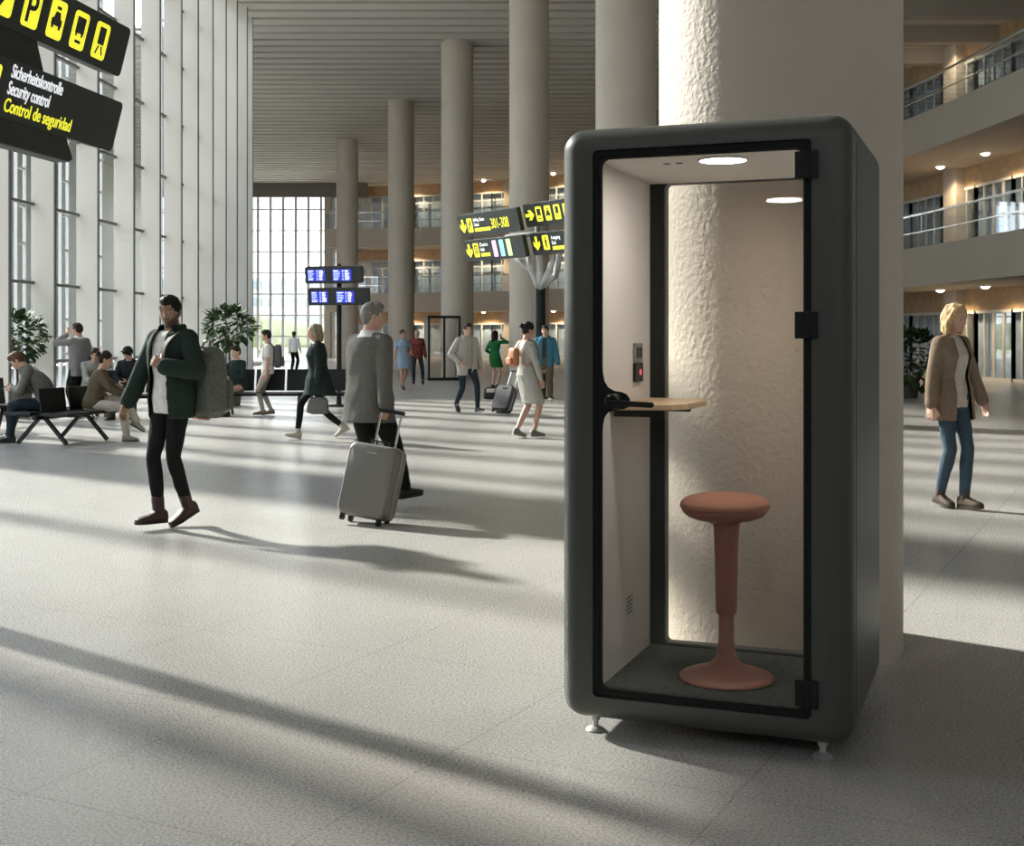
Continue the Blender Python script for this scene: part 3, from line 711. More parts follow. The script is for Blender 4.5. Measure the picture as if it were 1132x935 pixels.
# departure board stand
fp = gp(374, HY + F*CZ/27)
fd = thing('departure_board', 'free-standing pole with four blue flight information screens beside the suited man', 'information screen', (fp.x, fp.y, 0))
def fl_(px, py, dy=0): return Vector(((px-CX)/F*(27+dy), 27+dy, CZ + (HY-py)/F*(27+dy))) - Vector((fp.x, fp.y, 0))
def screens(x0, y1, x1, xs_, seed, rr, slope):
    rnd = random.Random(seed); a, b = fl_(x0, y1), fl_(x1, y1 - 0); b.y -= .25
    u = (b-a); u.z = 0; L = u.length; sc = L/(x1-x0); its = []
    for (s0, s1) in xs_:
        X0 = (s0-x0)*sc; W = (s1-s0)*sc; hh = .245
        its.append(('rect', X0, .055, W, hh, 'screen', 'screen'))
    bx, B = board(fd, a, u, R(9), L, .36, .14, its, rr, name='screen_case')
    for (s0, s1) in xs_:
        X0 = (s0-x0)*sc; W = (s1-s0)*sc
        t = MB(); w = MB()
        for r in range(7):
            y = .075 + r*.031
            for (c0, c1) in ((.05, .42), (.52, .60), (.66, .92)):
                e = X0 + W*(c0 + (c1-c0)*rnd.uniform(.6, 1)); tgt = w if (c0 > .6 or r in (0, 6)) else t
                tgt.ring_loft([[B @ Vector((p, q, zz)) for p, q in ((X0+W*c0, y), (e, y), (e, y+.018), (X0+W*c0, y+.018))] for zz in (.003, .0045)])
        t.build('screen_lines', M['screen_text'], bx); w.build('screen_lines', M['screen_white'], bx)
screens(337.5, 313.5, 402, ((340.5, 360.5), (369, 390)), 3, .05, 0)
screens(341, 337.5, 409, ((344.5, 363.5), (373, 393)), 5, .02, 0)
MB().chain([(0, .1, .05), (0, .1, 3.0)], (.055, .055)).lathe([(.28, 0), (.28, .03), (.06, .05), (.06, .06)], (0, .1, 0), 24).build('post', M['black'], fd, smooth=True)

# ------------------------------------------------------------------ benches and plants
def seat_row(root, n, w=.58, back=True):
    """facing -y, centred on x"""
    for k in range(n):
        x = (k - (n-1)/2)*w
        mb = MB(); P = [(-.24, .445), (-.22, .43), (.18, .41), (.24, .42), (.24, .435), (.18, .428), (-.21, .45)]
        mb.ring_loft([[(xx, y, z) for y, z in P] for xx in (x - w/2 + .02, x + w/2 - .02)]); mb.build('seat', M['black'], root, bevel=.004)
        mb = MB().obox((x, .30, .66), (w/2 - .02, 0, 0), (0, .055, .20), (0, -.014, .004)); mb.build('backrest', M['black'], root, bevel=.006)
def a_frame(x, root, y0=-.30, y1=.30):
    m_ = MB().bar((x, y0, .02), (x, -.02, .40), .045).bar((x, y1, .02), (x, .02, .40), .045).bar((x, -.24, .405), (x, .28, .405), .04)
    m_.build('leg', M['black'], root)
c1 = gp(70, 489)
b1 = thing('bench', 'black back-to-back airport bench on trestle legs, holding the man on his phone', 'bench', (c1.x, c1.y, 0), R(72))
for sgn in (1, -1):
    for k in range(2):
        x = (k-.5)*.62
        MB().obox((x, sgn*-.30, .425), (.29, 0, 0), (0, .22, 0), (0, 0, .022)).build('seat', M['black'], b1, bevel=.008)
        if sgn == 1: MB().obox((x, -.06, .62), (.27, 0, 0), (0, .02, .16), (0, .012, 0)).build('backrest', M['black'], b1, bevel=.006)
for x in (-.45, .45): a_frame(x, b1, -.40, .40)
MB().bar((-.62, 0, .385), (.62, 0, .385), .06).build('beam', M['black'], b1)
c2 = gp(331, 459)
b2_ = thing('bench', 'long black airport bench running behind the walking woman with the handbag', 'bench', (c2.x, c2.y, 0), R(3))
seat_row(b2_, 5)
for x in (-1.3, 0, 1.3): a_frame(x, b2_)
MB().bar((-1.45, 0, .39), (1.45, 0, .39), .05).build('beam', M['black'], b2_)
c3 = gp(133, 463)
b3 = thing('bench', 'black airport bench holding the person with a dark cap', 'bench', (c3.x, c3.y + .2, 0), R(-12))
seat_row(b3, 3)
for x in (-.7, .7): a_frame(x, b3)
MB().bar((-.85, 0, .39), (.85, 0, .39), .05).build('beam', M['black'], b3)
c5 = gp(-28, 478)
b5 = thing('bench', 'black airport bench cut off by the left edge of the picture', 'bench', (c5.x, c5.y, 0), R(182))
seat_row(b5, 2)
for x in (-.45, .45): a_frame(x, b5)
MB().bar((-.55, 0, .39), (.55, 0, .39), .05).build('beam', M['black'], b5)

def plant(loc, h0, cr, label, seed, nleaf=420, ls=.17):
    rnd = random.Random(seed); r = thing('potted_tree', label, 'plant', loc)
    MB().lathe([(.001, 0), (.24, 0), (.29, .5), (.27, .5), (.26, .44), (.001, .44)], n=28).build('pot', M['pot'], r, smooth=True)
    tr = MB().chain([(0, 0, .4), (.02, .01, h0*.6), (0, 0, h0)], (.028, .025, .02))
    tips = []
    for k in range(16):
        a = rnd.uniform(0, 2*PI); e = rnd.uniform(.1, 1.4); q = Vector((math.cos(a)*math.cos(e)*cr[0]*.7, math.sin(a)*math.cos(e)*cr[0]*.7, h0 + cr[1] * .55 + math.sin(e)*cr[1]*.35 - .1))
        tr.chain([(0, 0, h0-.05), q], (.012, .006)); tips.append(q)
    tr.build('trunk', M['bark'], r, smooth='all')
    mb = MB()
    for k in range(nleaf):
        a = rnd.uniform(0, 2*PI); z = rnd.uniform(-1, 1); rr = rnd.uniform(.55, 1.)**.5; q = math.sqrt(1-z*z)
        c = Vector((math.cos(a)*q*cr[0]*rr, math.sin(a)*q*cr[0]*rr, h0 + cr[1]*(.8 + z*rr)*1.0))
        if z < -.3 and rnd.random() < .4: continue
        d = Vector((math.cos(a)*q, math.sin(a)*q, z*.6 + rnd.uniform(-.5, .3))).normalized()
        d = (d + Vector((rnd.uniform(-.6, .6), rnd.uniform(-.6, .6), rnd.uniform(-.4, .4)))).normalized()
        s = d.cross(Vector((rnd.uniform(-.3, .3), rnd.uniform(-.3, .3), 1))).normalized(); n = s.cross(d)
        L = ls*rnd.uniform(.7, 1.2); w = L*.27
        pts = [c, c + d*L*.35 + s*w - n*.012, c + d*L*.72 + s*w*.75, c + d*L - n*.03, c + d*L*.72 - s*w*.75, c + d*L*.35 - s*w - n*.012, c + d*L*.4 + n*.012]
        mb.add(pts, [(0, 1, 6), (1, 2, 6), (2, 3, 6), (3, 4, 6), (4, 5, 6), (5, 0, 6)])
    mb.build('foliage', M['leaf'], r, smooth='all', fix=False)
pl = gp(18, 461)
plant((pl.x, pl.y, 0), 1.13, (.50, .44), 'large leafy potted tree behind the man on his phone', 3, 520, .19)
pl = gp(253, 448.5)
plant((pl.x, pl.y, 0), 1.35, (.52, .42), 'leafy potted tree behind the person in the dark green dress', 5, 430, .19)
pl = gp(1003, 440)
plant((pl.x, pl.y, 0), .35, (.75, .72), 'dark bushy potted plant beside the thick column, behind the blonde woman', 8, 560, .24)


# ------------------------------------------------------------------ people
def skin_mat():
    m = bpy.data.materials.new('skin'); m.use_nodes = True; b = m.node_tree.nodes['Principled BSDF']
    a = m.node_tree.nodes.new('ShaderNodeVertexColor'); a.layer_name = 'Col'
    m.node_tree.links.new(a.outputs[0], b.inputs['Base Color']); b.inputs['Roughness'].default_value = .55
    b.inputs['Subsurface Weight'].default_value = .05; return m
SKIN = skin_mat()
def cloth(name, col, ns=30, na=.10, rough=.9): return mat(name, col, rough, spec=.15, nscale=ns, namt=na, bump=.15, bscale=90)
TOR_M = [(-.12,.09,.085,0),(-.07,.150,.108,0),(0,.160,.112,0),(.08,.148,.104,0),(.16,.140,.100,.0),(.26,.158,.112,0),(.36,.172,.116,0),(.43,.172,.102,-.002),(.485,.135,.080,-.006),(.515,.080,.062,-.008),(.54,.058,.056,-.006)]
TOR_F = [(-.12,.09,.085,0),(-.07,.155,.112,0),(0,.162,.115,0),(.08,.140,.100,0),(.16,.118,.088,0),(.26,.132,.100,.004),(.34,.148,.116,.012),(.42,.148,.094,.002),(.475,.118,.072,-.006),(.505,.068,.054,-.008),(.54,.048,.048,-.004)]
def ik(a, t, l1, l2, pole):
    a, t, pole = Vector(a), Vector(t), Vector(pole); d = t - a; L = d.length
    Lm = (l1 + l2)*.998
    if L > Lm: t = a + d*(Lm/L); d = t - a; L = Lm
    u = d/L; k = (l1*l1 - l2*l2 + L*L)/(2*L); h = math.sqrt(max(0, l1*l1 - k*k))
    q = pole - u*pole.dot(u)
    if q.length < 1e-4: q = Vector((1, 0, 0))
    return a + u*k + q.normalized()*h, t
def ellring(c, ax, ay, n=24, e=2.4):
    out = []
    for j in range(n):
        a = 2*PI*j/n; ca, sa = math.cos(a), math.sin(a)
        out.append(c + ax*(math.copysign(abs(ca)**(2/e), ca)) + ay*(math.copysign(abs(sa)**(2/e), sa)))
    return out
class Fig: pass
def skeleton(female, P):
    g = Fig(); g.fem = female
    hip = Vector((0, P.get('hy', 0), P.get('hz', .91))); g.pel = hip + Vector((0, 0, .03))
    g.Rt = Matrix.Rotation(R(P.get('pyaw', 0)), 3, 'Z') @ Matrix.Rotation(R(P.get('side', 0)), 3, 'Y') @ Matrix.Rotation(R(-P.get('lean', 0)), 3, 'X')
    g.Rs = g.Rt @ Matrix.Rotation(R(P.get('twist', 0)), 3, 'Z')
    def T(x, y, z):                        # torso space; twist grows with height
        f = max(0, min(1, z/.45)); M_ = Matrix.Rotation(R(P.get('twist', 0)*f), 3, 'Z')
        cur = R(P.get('hunch', 0))*max(0, z)**2
        return g.pel + g.Rt @ (M_ @ Vector((x, y, z)) + Vector((0, cur*.9, -abs(cur)*.12)))
    g.T = T
    sw = .138 if female else .168
    g.sh = {1: T(sw, -.005, .445), -1: T(-sw, -.005, .445)}
    g.hp = {s: hip + (Matrix.Rotation(R(P.get('pyaw', 0)), 3, 'Z') @ Vector((s*.088, 0, 0))) for s in (1, -1)}
    g.kn, g.an, g.el, g.wr, g.ft = {}, {}, {}, {}, {}
    for s, k in ((1, 'R'), (-1, 'L')):
        a = P.get('a'+k, (s*.1, 0, .09, 0, 8)); kp = P.get('k'+k, (s*.12, 1, .0))
        g.kn[s], g.an[s] = ik(g.hp[s], a[:3], .43, .42, kp)
        yaw = R(s*(a[4] if len(a) > 4 else 8)); pit = R(a[3] if len(a) > 3 else 0)
        g.ft[s] = (Vector((math.sin(yaw)*math.cos(pit), math.cos(yaw)*math.cos(pit), -math.sin(pit))))
        h = P.get('h'+k, (s*.27, .06, .80)); ep = P.get('e'+k, (s*.5, -1, -.1))
        g.el[s], g.wr[s] = ik(g.sh[s], h, .285, .25, ep)
    g.nb = T(0, -.008, .52)
    y, p = P.get('head', (0, 0)); g.Rh = g.Rs @ Matrix.Rotation(R(P.get('lean', 0)*.6), 3, 'X') @ Matrix.Rotation(R(-y), 3, 'Z') @ Matrix.Rotation(R(-p), 3, 'X')
    g.hc = g.nb + (g.Rs @ Vector((0, .010, .030))) + g.Rh @ Vector((0, .018, .118))
    g.P = P
    return g
def head_mesh(mb, g, hs=1.0):
    nu, nv = 48, 36; vs = []
    def f(d):
        x, y, z = d; a, b, c = .0755, .097, .118
        v = Vector((x*a, y*b, z*c))
        t = max(0, -z); s = t*t*(3-2*t)
        v.x *= 1 - .26*s; v.y = v.y*(1 - .10*s) + .014*s
        if y < 0: v.y *= (1 - .45*s)
        if y > 0 and abs(z) < .9: v.y -= .006*(y**3)*(1 - abs(z))
        G = lambda X, Z, sx, sz: math.exp(-((v.x-X)/sx)**2 - ((v.z-Z)/sz)**2) if y > 0 else 0
        v.y -= .010*(G(.031, .006, .017, .012) + G(-.031, .006, .017, .012))
        v.y += .004*(G(.03, .026, .022, .008) + G(-.03, .026, .022, .008))
        v.y += .021*G(0, -.022, .011, .013) + .012*G(0, -.002, .008, .022)
        v.y += .007*G(0, -.058, .022, .010) - .004*G(0, -.047, .02, .004) + .008*G(0, -.095, .022, .016)
        return v
    vs.append(f(Vector((0, 0, 1))))
    for i in range(1, nv):
        a = PI*i/nv
        for j in range(nu): b = 2*PI*j/nu; vs.append(f(Vector((math.sin(a)*math.cos(b), math.sin(a)*math.sin(b), math.cos(a)))))
    vs.append(f(Vector((0, 0, -1))))
    vs = [g.hc + g.Rh @ (v*hs) for v in vs]; fs = []
    for j in range(nu): fs.append((0, 1+j, 1+(j+1) % nu))
    for i in range(nv-2):
        for j in range(nu): k = (j+1) % nu; fs.append((1+i*nu+j, 1+(i+1)*nu+j, 1+(i+1)*nu+k, 1+i*nu+k))
    l = len(vs)-1; b0 = 1+(nv-2)*nu
    for j in range(nu): fs.append((b0+j, l, b0+(j+1) % nu))
    mb.add(vs, fs)
    for s in (1, -1): mb.sph(g.hc + g.Rh @ Vector((s*.077, -.008, -.004)), (.009, .018, .030), g.Rh @ Matrix.Rotation(R(s*15), 3, 'Z'))
def hand(mb, g, s, curl, th):
    w = g.wr[s]; d = g.P.get('d' + ('R' if s > 0 else 'L')); d = Vector(d).normalized() if d else (g.wr[s] - g.el[s]).normalized()
    a = Vector(th); a = (a - d*a.dot(d))
    if a.length < .05: a = Vector((0, 0, 1)) - d*d.z
    a.normalize(); m = (d.cross(a))*(-s)
    k = .92 if g.fem else 1.
    rings = [ellring(w + d*t*k, a*ra*k, m*rm*k, 14, 2.6) for t, ra, rm in ((-.012, .024, .019), (.012, .028, .018), (.045, .040, .016), (.082, .042, .013), (.092, .036, .009))]
    mb.ring_loft(rings)
    for q, (off, L) in enumerate(((.031, .068), (.0105, .078), (-.0105, .072), (-.031, .056))):
        p = w + d*.080*k + a*off*k; pts = [p]; ang = R(curl)*.35; dd = d
        for seg, fr_ in enumerate((.45, .32, .23)):
            an = ang + R(curl)*(.0, .95, 1.7)[seg]; u = d*math.cos(an) + m*math.sin(an) + a*off*1.2
            p = p + u.normalized()*L*fr_*k*1.05; pts.append(p)
        mb.chain(pts, [.0092*k, .0086*k, .0080*k, .0070*k])
    p0 = w + d*.022*k + a*.022*k; p1 = p0 + (a*.75 + d*.6 + m*.3).normalized()*.040*k; p2 = p1 + (a*.30 + d*.85 + m*.40*(1 + curl/60)).normalized()*.032*k; p3 = p2 + (a*.0 + d*.9 + m*.5*(1 + curl/60)).normalized()*.026*k
    mb.chain([p0, p1, p2, p3], [.014*k, .0115*k, .0098*k, .008*k])
def torso_rings(g, o, z0, z1, flare=0., n=28, box=0.):
    S_ = TOR_F if g.fem else TOR_M; zs = [z0 + (z1-z0)*k/22 for k in range(23)]
    out = []
    for z in zs:
        if z <= S_[1][0]: _, rx, ry, yo = S_[1]
        elif z >= S_[-1][0]: _, rx, ry, yo = S_[-1]
        else:
            for A, B in zip(S_, S_[1:]):
                if A[0] <= z <= B[0]:
                    f = (z-A[0])/(B[0]-A[0]); f = f*f*(3-2*f) if 0 else f
                    rx, ry, yo = (A[i] + (B[i]-A[i])*f for i in (1, 2, 3)); break
        bx = box*max(0, 1 - abs(z-.12)/.25)
        fl = flare*max(0, .10 - z)/.3
        rx += o + fl + bx*.02; ry += o*.95 + fl*.8 + bx*.012
        c = g.T(0, yo, z); X = g.T(1, yo, z) - c; Yv = g.T(0, yo + 1, z) - c
        out.append(ellring(c, X*rx, Yv*ry, n, 2.35))
    return out
LEGM = [(0, .088), (.5, .075), (1, .055)]; CALF = [(0, .053), (.3, .056), (.65, .043), (1, .034)]
def limb(mb, a, b, prof, o=0., k=1.):
    a, b = Vector(a), Vector(b); pts = [a.lerp(b, t) for t, r in prof]; mb.chain(pts, [r*k + o for t, r in prof])
def build_body(g, vox, scale, clothes):
    mb = MB(); f = g.fem; kinds = [c['k'] for c in clothes]
    kl = .80 if 'trousers' in kinds else 1.; kt = .78 if kl < 1 or 'dress' in kinds else 1.; ks = .76 if any(c.get('sl', 'long') == 'long' and c['k'] in ('top', 'dress') for c in clothes) else 1.
    mb.ring_loft(torso_rings(g, -.016, -.09, .50)); mb.ring_loft(torso_rings(g, -.006, .44, .54))
    mb.chain([g.T(0, -.012, .49), g.nb, g.hc + g.Rh @ Vector((0, -.015, -.055))], [.058 if f else .066, .050 if f else .060, .050 if f else .058])
    head_mesh(mb, g)
    k = .94 if f else 1.
    for s in (1, -1):
        limb(mb, g.hp[s], g.kn[s], LEGM if kt == kl else [(0, .070), (.5, .066), (1, .055)], -.004, k*kl); limb(mb, g.kn[s], g.an[s].lerp(g.kn[s], .12 if kl < 1 else 0), CALF, 0, k*kl)
        mb.chain([g.an[s].lerp(g.kn[s], .14), g.an[s], g.an[s] + g.ft[s]*.06 + Vector((0, 0, -.055))], [.033, .032, .018])
        ka = .80 if f else 1.
        mb.chain([g.sh[s]], [.056*ka*ks]); limb(mb, g.sh[s], g.el[s], [(0, .052), (.5, .047), (1, .038)], 0, ka*ks)
        limb(mb, g.el[s], g.wr[s], [(0, .039*ks), (.3, .040*ks), (.7, .031*ks), (1, .025)], 0, ka)
        key = 'R' if s > 0 else 'L'
        hand(mb, g, s, g.P.get('c'+key, 28), g.P.get('t'+key, (0, 1, .15)))
    return remesh(mb, vox, 2)
def lerp3(a, b, f): return a + (np.array(b) - a)*f[:, None]
def paint(me, g, skin, hair, beard, top=None):
    n = len(me.vertices); co = np.empty(n*3); me.vertices.foreach_get('co', co); co = co.reshape(-1, 3)
    Rh = np.array(g.Rh); h = (co - np.array(g.hc)) @ Rh
    c = np.tile(np.array(skin), (n, 1)).astype(float)
    X, Y, Z = h[:, 0], h[:, 1], h[:, 2]; near = (np.abs(X) < .1) & (np.abs(Z) < .15) & (np.abs(Y) < .16); front = near & (Y > .045)
    E = lambda cx, cz, rx, rz: (((np.abs(X)-cx)/rx)**2 + ((Z-cz)/rz)**2)
    c = np.where((front & (E(.031, .026, .019, .0045) < 1))[:, None], np.array(hair)*.8 + .01, c)
    c = np.where((front & (E(.031, .006, .015, .0058) < 1))[:, None], np.array((.55, .52, .50)), c)
    c = np.where((front & (E(.031, .006, .0068, .0062) < 1))[:, None], np.array((.02, .015, .01)), c)
    c = np.where((front & ((X/.024)**2 + ((Z+.058)/.0075)**2 < 1))[:, None], np.array(skin)*np.array((.85, .55, .55)), c)
    if beard:
        jaw = near & (Y > .0) & (Z < -.066 + (np.abs(X)/.07)**2*.055) & (Z > -.125) | (front & (np.abs(X) < .028) & (np.abs(Z+.045) < .006))
        jaw = jaw & ~((X/.022)**2 + ((Z+.058)/.006)**2 < 1)
        c = np.where(jaw[:, None], np.array(hair)*.6 + np.array(skin)*.30, c)
    a = me.color_attributes.new('Col', 'FLOAT_COLOR', 'POINT'); a.data.foreach_set('color', np.hstack([c, np.ones((n, 1))]).ravel())
def wrinkle(me, amp, fr, seed):
    n = len(me.vertices); co = np.empty(n*3); no = np.empty(n*3); me.vertices.foreach_get('co', co); me.vertices.foreach_get('normal', no)
    co = co.reshape(-1, 3); no = no.reshape(-1, 3); q = co*np.array((fr, fr, fr*.55)) + seed
    d = np.array([noise.noise(Vector(p)) for p in q])
    co += no*(d*amp)[:, None]; me.vertices.foreach_set('co', co.ravel()); me.update()
def garment(o_name, mb, m, parent, vox, scale, amp=.006, fr=14, smooth=5, cut=None, seed=0, solid=0):
    me = remesh(mb, vox, smooth); wrinkle(me, amp, fr, seed)
    if cut:
        bm = bmesh.new(); bm.from_mesh(me); kill = [f for f in bm.faces if cut(f.calc_center_median())]; bmesh.ops.delete(bm, geom=kill, context='FACES')
        bmesh.ops.smooth_vert(bm, verts=[v for v in bm.verts if v.is_boundary], factor=.5, use_axis_x=True, use_axis_y=True, use_axis_z=True)
        bm.to_mesh(me); bm.free()
    me.transform(Matrix.Scale(scale, 4)); me.materials.clear(); me.materials.append(m)
    o = bpy.data.objects.new(o_name, me); link(o, parent)
    if solid: k = o.modifiers.new('s', 'SOLIDIFY'); k.thickness = solid; k.offset = 1
    return o
def sleeves(mb, g, o, kind, k=1., cuff=0.):
    ka = .84 if g.fem else 1.
    o = o*.55
    for s in (1, -1):
        mb.chain([g.sh[s]], [(.058*ka + o)*k])
        mb.chain([g.T(s*.045, -.008, .475), g.sh[s]], [(.044*ka + o)*k, (.056*ka + o)*k]); mb.chain([g.T(s*.07, -.005, .40), g.sh[s]], [(.07*ka + o)*k, (.054*ka + o)*k])
        if kind == 'short': limb(mb, g.sh[s], g.sh[s].lerp(g.el[s], .6), [(0, .054*ka), (1, .052*ka)], o, k); continue
        if kind == 'none': continue
        limb(mb, g.sh[s], g.el[s], [(0, .055*ka), (.5, .050*ka), (1, .043*ka)], o, k)
        limb(mb, g.el[s], g.wr[s].lerp(g.el[s], .06), [(0, .043*ka), (.4, .042*ka), (1, .032*ka + cuff)], o, k)
def person(label, loc, f, H, female, pose, skin, hair, clothes, group=None, vox=.009, hcol=(.03, .02, .015), beard=False, hmat=None):
    g = skeleton(female, pose); sc = H/1.733
    shoes = [c for c in clothes if c['k'] == 'shoes'][0]; seed = len(label)*1.7
    me = build_body(g, vox, sc, clothes); paint(me, g, skin, hcol, beard)
    me.transform(Matrix.Scale(sc, 4)); me.materials.clear(); me.materials.append(SKIN)
    body = bpy.data.objects.new('person', me); link(body); tag(body, label, 'person', group)
    zmin = 9
    for c in clothes:
        k = c['k']; m = c['m']; o = c.get('o', .012); gv = vox*1.25
        if k in ('top', 'dress'):
            mb = MB(); hem = c.get('hem', -.08)
            mb.ring_loft(torso_rings(g, o, hem, c.get('top', .515), c.get('flare', 0), box=c.get('box', 0)))
            sleeves(mb, g, o, c.get('sl', 'long'), cuff=c.get('cuff', 0))
            if c.get('collar'):
                n_ = 18; pts = []
                for j in range(n_+1):
                    a = R(-215 + 250*j/n_); pts.append(g.T(math.cos(a)*(.070+o*.6), math.sin(a)*(.066+o*.6) - .004, .528 - (.022 if math.sin(a) > 0 else 0)*math.sin(a)))
                mb.chain(pts, [.017]*len(pts))
                mb.chain([p + g.Rs @ Vector((0, 0, .022)) for p in pts], [.012]*len(pts))
            if k == 'dress' or c.get('skirt'):
                zh = c['skirt']; w0, w1 = c.get('sw', (.175, .22)); w0 = max(w0, .188); rings = []
                mid = (g.kn[1] + g.kn[-1])/2
                for j in range(10):
                    q = j/9; cpt = g.T(0, 0, .0).lerp(Vector((mid.x, mid.y*.9, zh)), q); cpt.z = g.T(0, 0, .0).z*(1-q) + zh*q
                    rings.append(ellring(cpt, Vector((w0 + (w1-w0)*q, 0, 0)), Vector((0, (w0 + (w1-w0)*q)*.74, 0)), 28, 2.2))
                mb.ring_loft(rings)
            cut = None
            if c.get('open'):
                w_top, w_bot = c['open']; inv = g.Rs.inverted(); sh_ = c.get('shift', 0)
                def cut(p, w_top=w_top, w_bot=w_bot, inv=inv, hem=hem, sh_=sh_):
                    q = inv @ (p - g.pel)
                    zz = max(0, min(1, (q.z - hem)/(.50 - hem))); w = w_bot + (w_top - w_bot)*zz
                    return q.y > .02 and abs(q.x - sh_) < w and q.z > hem - .03 and q.z < .62
            garment(c['n'], mb, m, body, gv, sc, c.get('amp', .006), 14, 4, cut, seed, .008 if cut else 0)
        elif k == 'trousers':
            mb = MB(); kk = c.get('leg', 1.); mb.ring_loft(torso_rings(g, o, -.11, c.get('top', .08)))
            for s in (1, -1):
                e = c.get('len', .97)
                limb(mb, g.hp[s], g.kn[s], [(0, .092), (.5, .080*kk), (1, .062*kk)], o*.7)
                limb(mb, g.kn[s], g.kn[s].lerp(g.an[s], e), [(0, .062*kk), (.35, .062*kk), (.7, .054*kk), (1, .046*kk)], o*.7)
            garment(c.get('n', 'trousers'), mb, m, body, gv, sc, .006, 16, 4, None, seed + 3)
        elif k == 'shoes':
            for s in (1, -1):
                a, d = g.an[s], g.ft[s]; side = d.cross(Vector((0, 0, 1))).normalized(); up = side.cross(d)
                kf = .90 if female else 1.; ty = c.get('type', 'shoe'); mb = MB(); rings = []
                for t, hw, zt in ((-.074, .024, -.025), (-.062, .034, .0), (-.03, .038, .018), (.02, .038, .014), (.06, .042, -.012), (.11, .048, -.030), (.15, .048, -.038), (.180, .040, -.046), (.198, .024, -.056)):
                    cz0 = -.088; hgt = (zt - cz0)/2; cc = a + d*t*kf + up*(cz0 + hgt)
                    rings.append(ellring(cc, side*hw*kf, up*hgt, 20, 3.0))
                mb.ring_loft(rings)
                if ty == 'boot': mb.chain([a + d*.0 + up*(-.01), a.lerp(g.kn[s], .22)], [.046, .050])
                if ty == 'high': mb.chain([a + up*(-.01), a.lerp(g.kn[s], .10)], [.042, .043])
                o2 = garment('shoe', mb, m, body, vox, sc, .0, 10, 2, None, seed)
                if c.get('sole'):
                    mb = MB(); rg = []
                    for z_ in (-.096, -.078):
                        rg.append([a + d*t*kf + side*w_*kf + up*z_ for t, w_ in ((-.076, -.018), (-.06, -.034), (.0, -.037), (.06, -.042), (.12, -.049), (.17, -.042), (.203, -.014), (.203, .014), (.17, .042), (.12, .049), (.06, .042), (.0, .037), (-.06, .034), (-.076, .018))])
                    mb.ring_loft(rg); me2 = mb.mesh(); me2.transform(Matrix.Scale(sc, 4)); me2.materials.append(c['sole']); link(bpy.data.objects.new('sole', me2), o2)
                    zmin = min(zmin, min(v.co.z for v in me2.vertices))
                zmin = min(zmin, min(v.co.z for v in o2.data.vertices))
    if hair:
        mb = MB(); hq = lambda p: g.hc + g.Rh @ Vector(p)
        def hs(p, r, rot=None): mb.sph(hq(p), r, g.Rh @ (rot or Matrix.Identity(3)), 28, 20)
        if hair == 'cap':
            hs((0, -.008, .020), (.087, .108, .106))
        elif hair != 'bald': hs((0, -.014, .026), (.083, .100, .104) if hair != 'crop' else (.080, .100, .100))
        if hair in ('short', 'quiff'): hs((0, .02, .085), (.062, .070, .048)); hs((0, -.045, -.005), (.070, .060, .075))
        if hair == 'crop': hs((0, .012, .074), (.066, .078, .050)); hs((0, -.050, -.010), (.068, .055, .070))
        if hair == 'bob':
            for s in (1, -1):
                mb.chain([hq((s*.055, .02, .07)), hq((s*.078, .008, .02)), hq((s*.086, .0, -.05)), hq((s*.080, .004, -.115))], [.028, .026, .030, .024])
            mb.chain([hq((0, -.06, .05)), hq((0, -.085, -.03)), hq((0, -.075, -.11))], [.07, .058, .05]); hs((0, -.05, -.07), (.085, .055, .075))
        if hair == 'long':
            for s in (1, -1): mb.chain([hq((s*.06, .01, .06)), hq((s*.08, -.01, -.02)), hq((s*.085, -.02, -.12)), hq((s*.07, -.03, -.20))], [.03, .028, .03, .024])
            mb.chain([hq((0, -.07, .03)), hq((0, -.085, -.08)), hq((0, -.08, -.20))], [.07, .062, .05])
        if hair == 'bun': hs((0, -.050, -.005), (.070, .055, .070)); hs((0, -.115, .055), (.040, .036, .038))
        if hair == 'cap': mb.sph(hq((0, .105, .048)), (.062, .062, .010), g.Rh)
        hm = hmat or cloth('hair', hcol, 60, .35, .6)
        garment('cap' if hair == 'cap' else 'hair', mb, hm, body, max(vox*.8, .006), sc, (.011 if hair == 'bob' else .006) if hair != 'cap' else 0, 45 if hair != 'bob' else 28, 2, None, seed)
    body.location = (loc[0], loc[1], (loc[2] if len(loc) > 2 else 0) - zmin*1.0 + .001); body.rotation_euler = (0, 0, R(-f))
    g.sc = sc; g.body = body
    Mw = Matrix.Translation(body.location) @ Matrix.Rotation(R(-f), 4, 'Z')
    g.world = lambda p: Mw @ (Vector(p)*sc)
    return g
D1 = (.30, .17, .11); D2 = (.55, .34, .25); D3 = (.48, .28, .20); D4 = (.22, .12, .08)
C = cloth
def G(px, py): p = gp(px, py); return (p.x, p.y)
BLK = C('black_trousers', (.012, .013, .013)); SHO = mat('dark_shoe', (.02, .017, .015), .5)
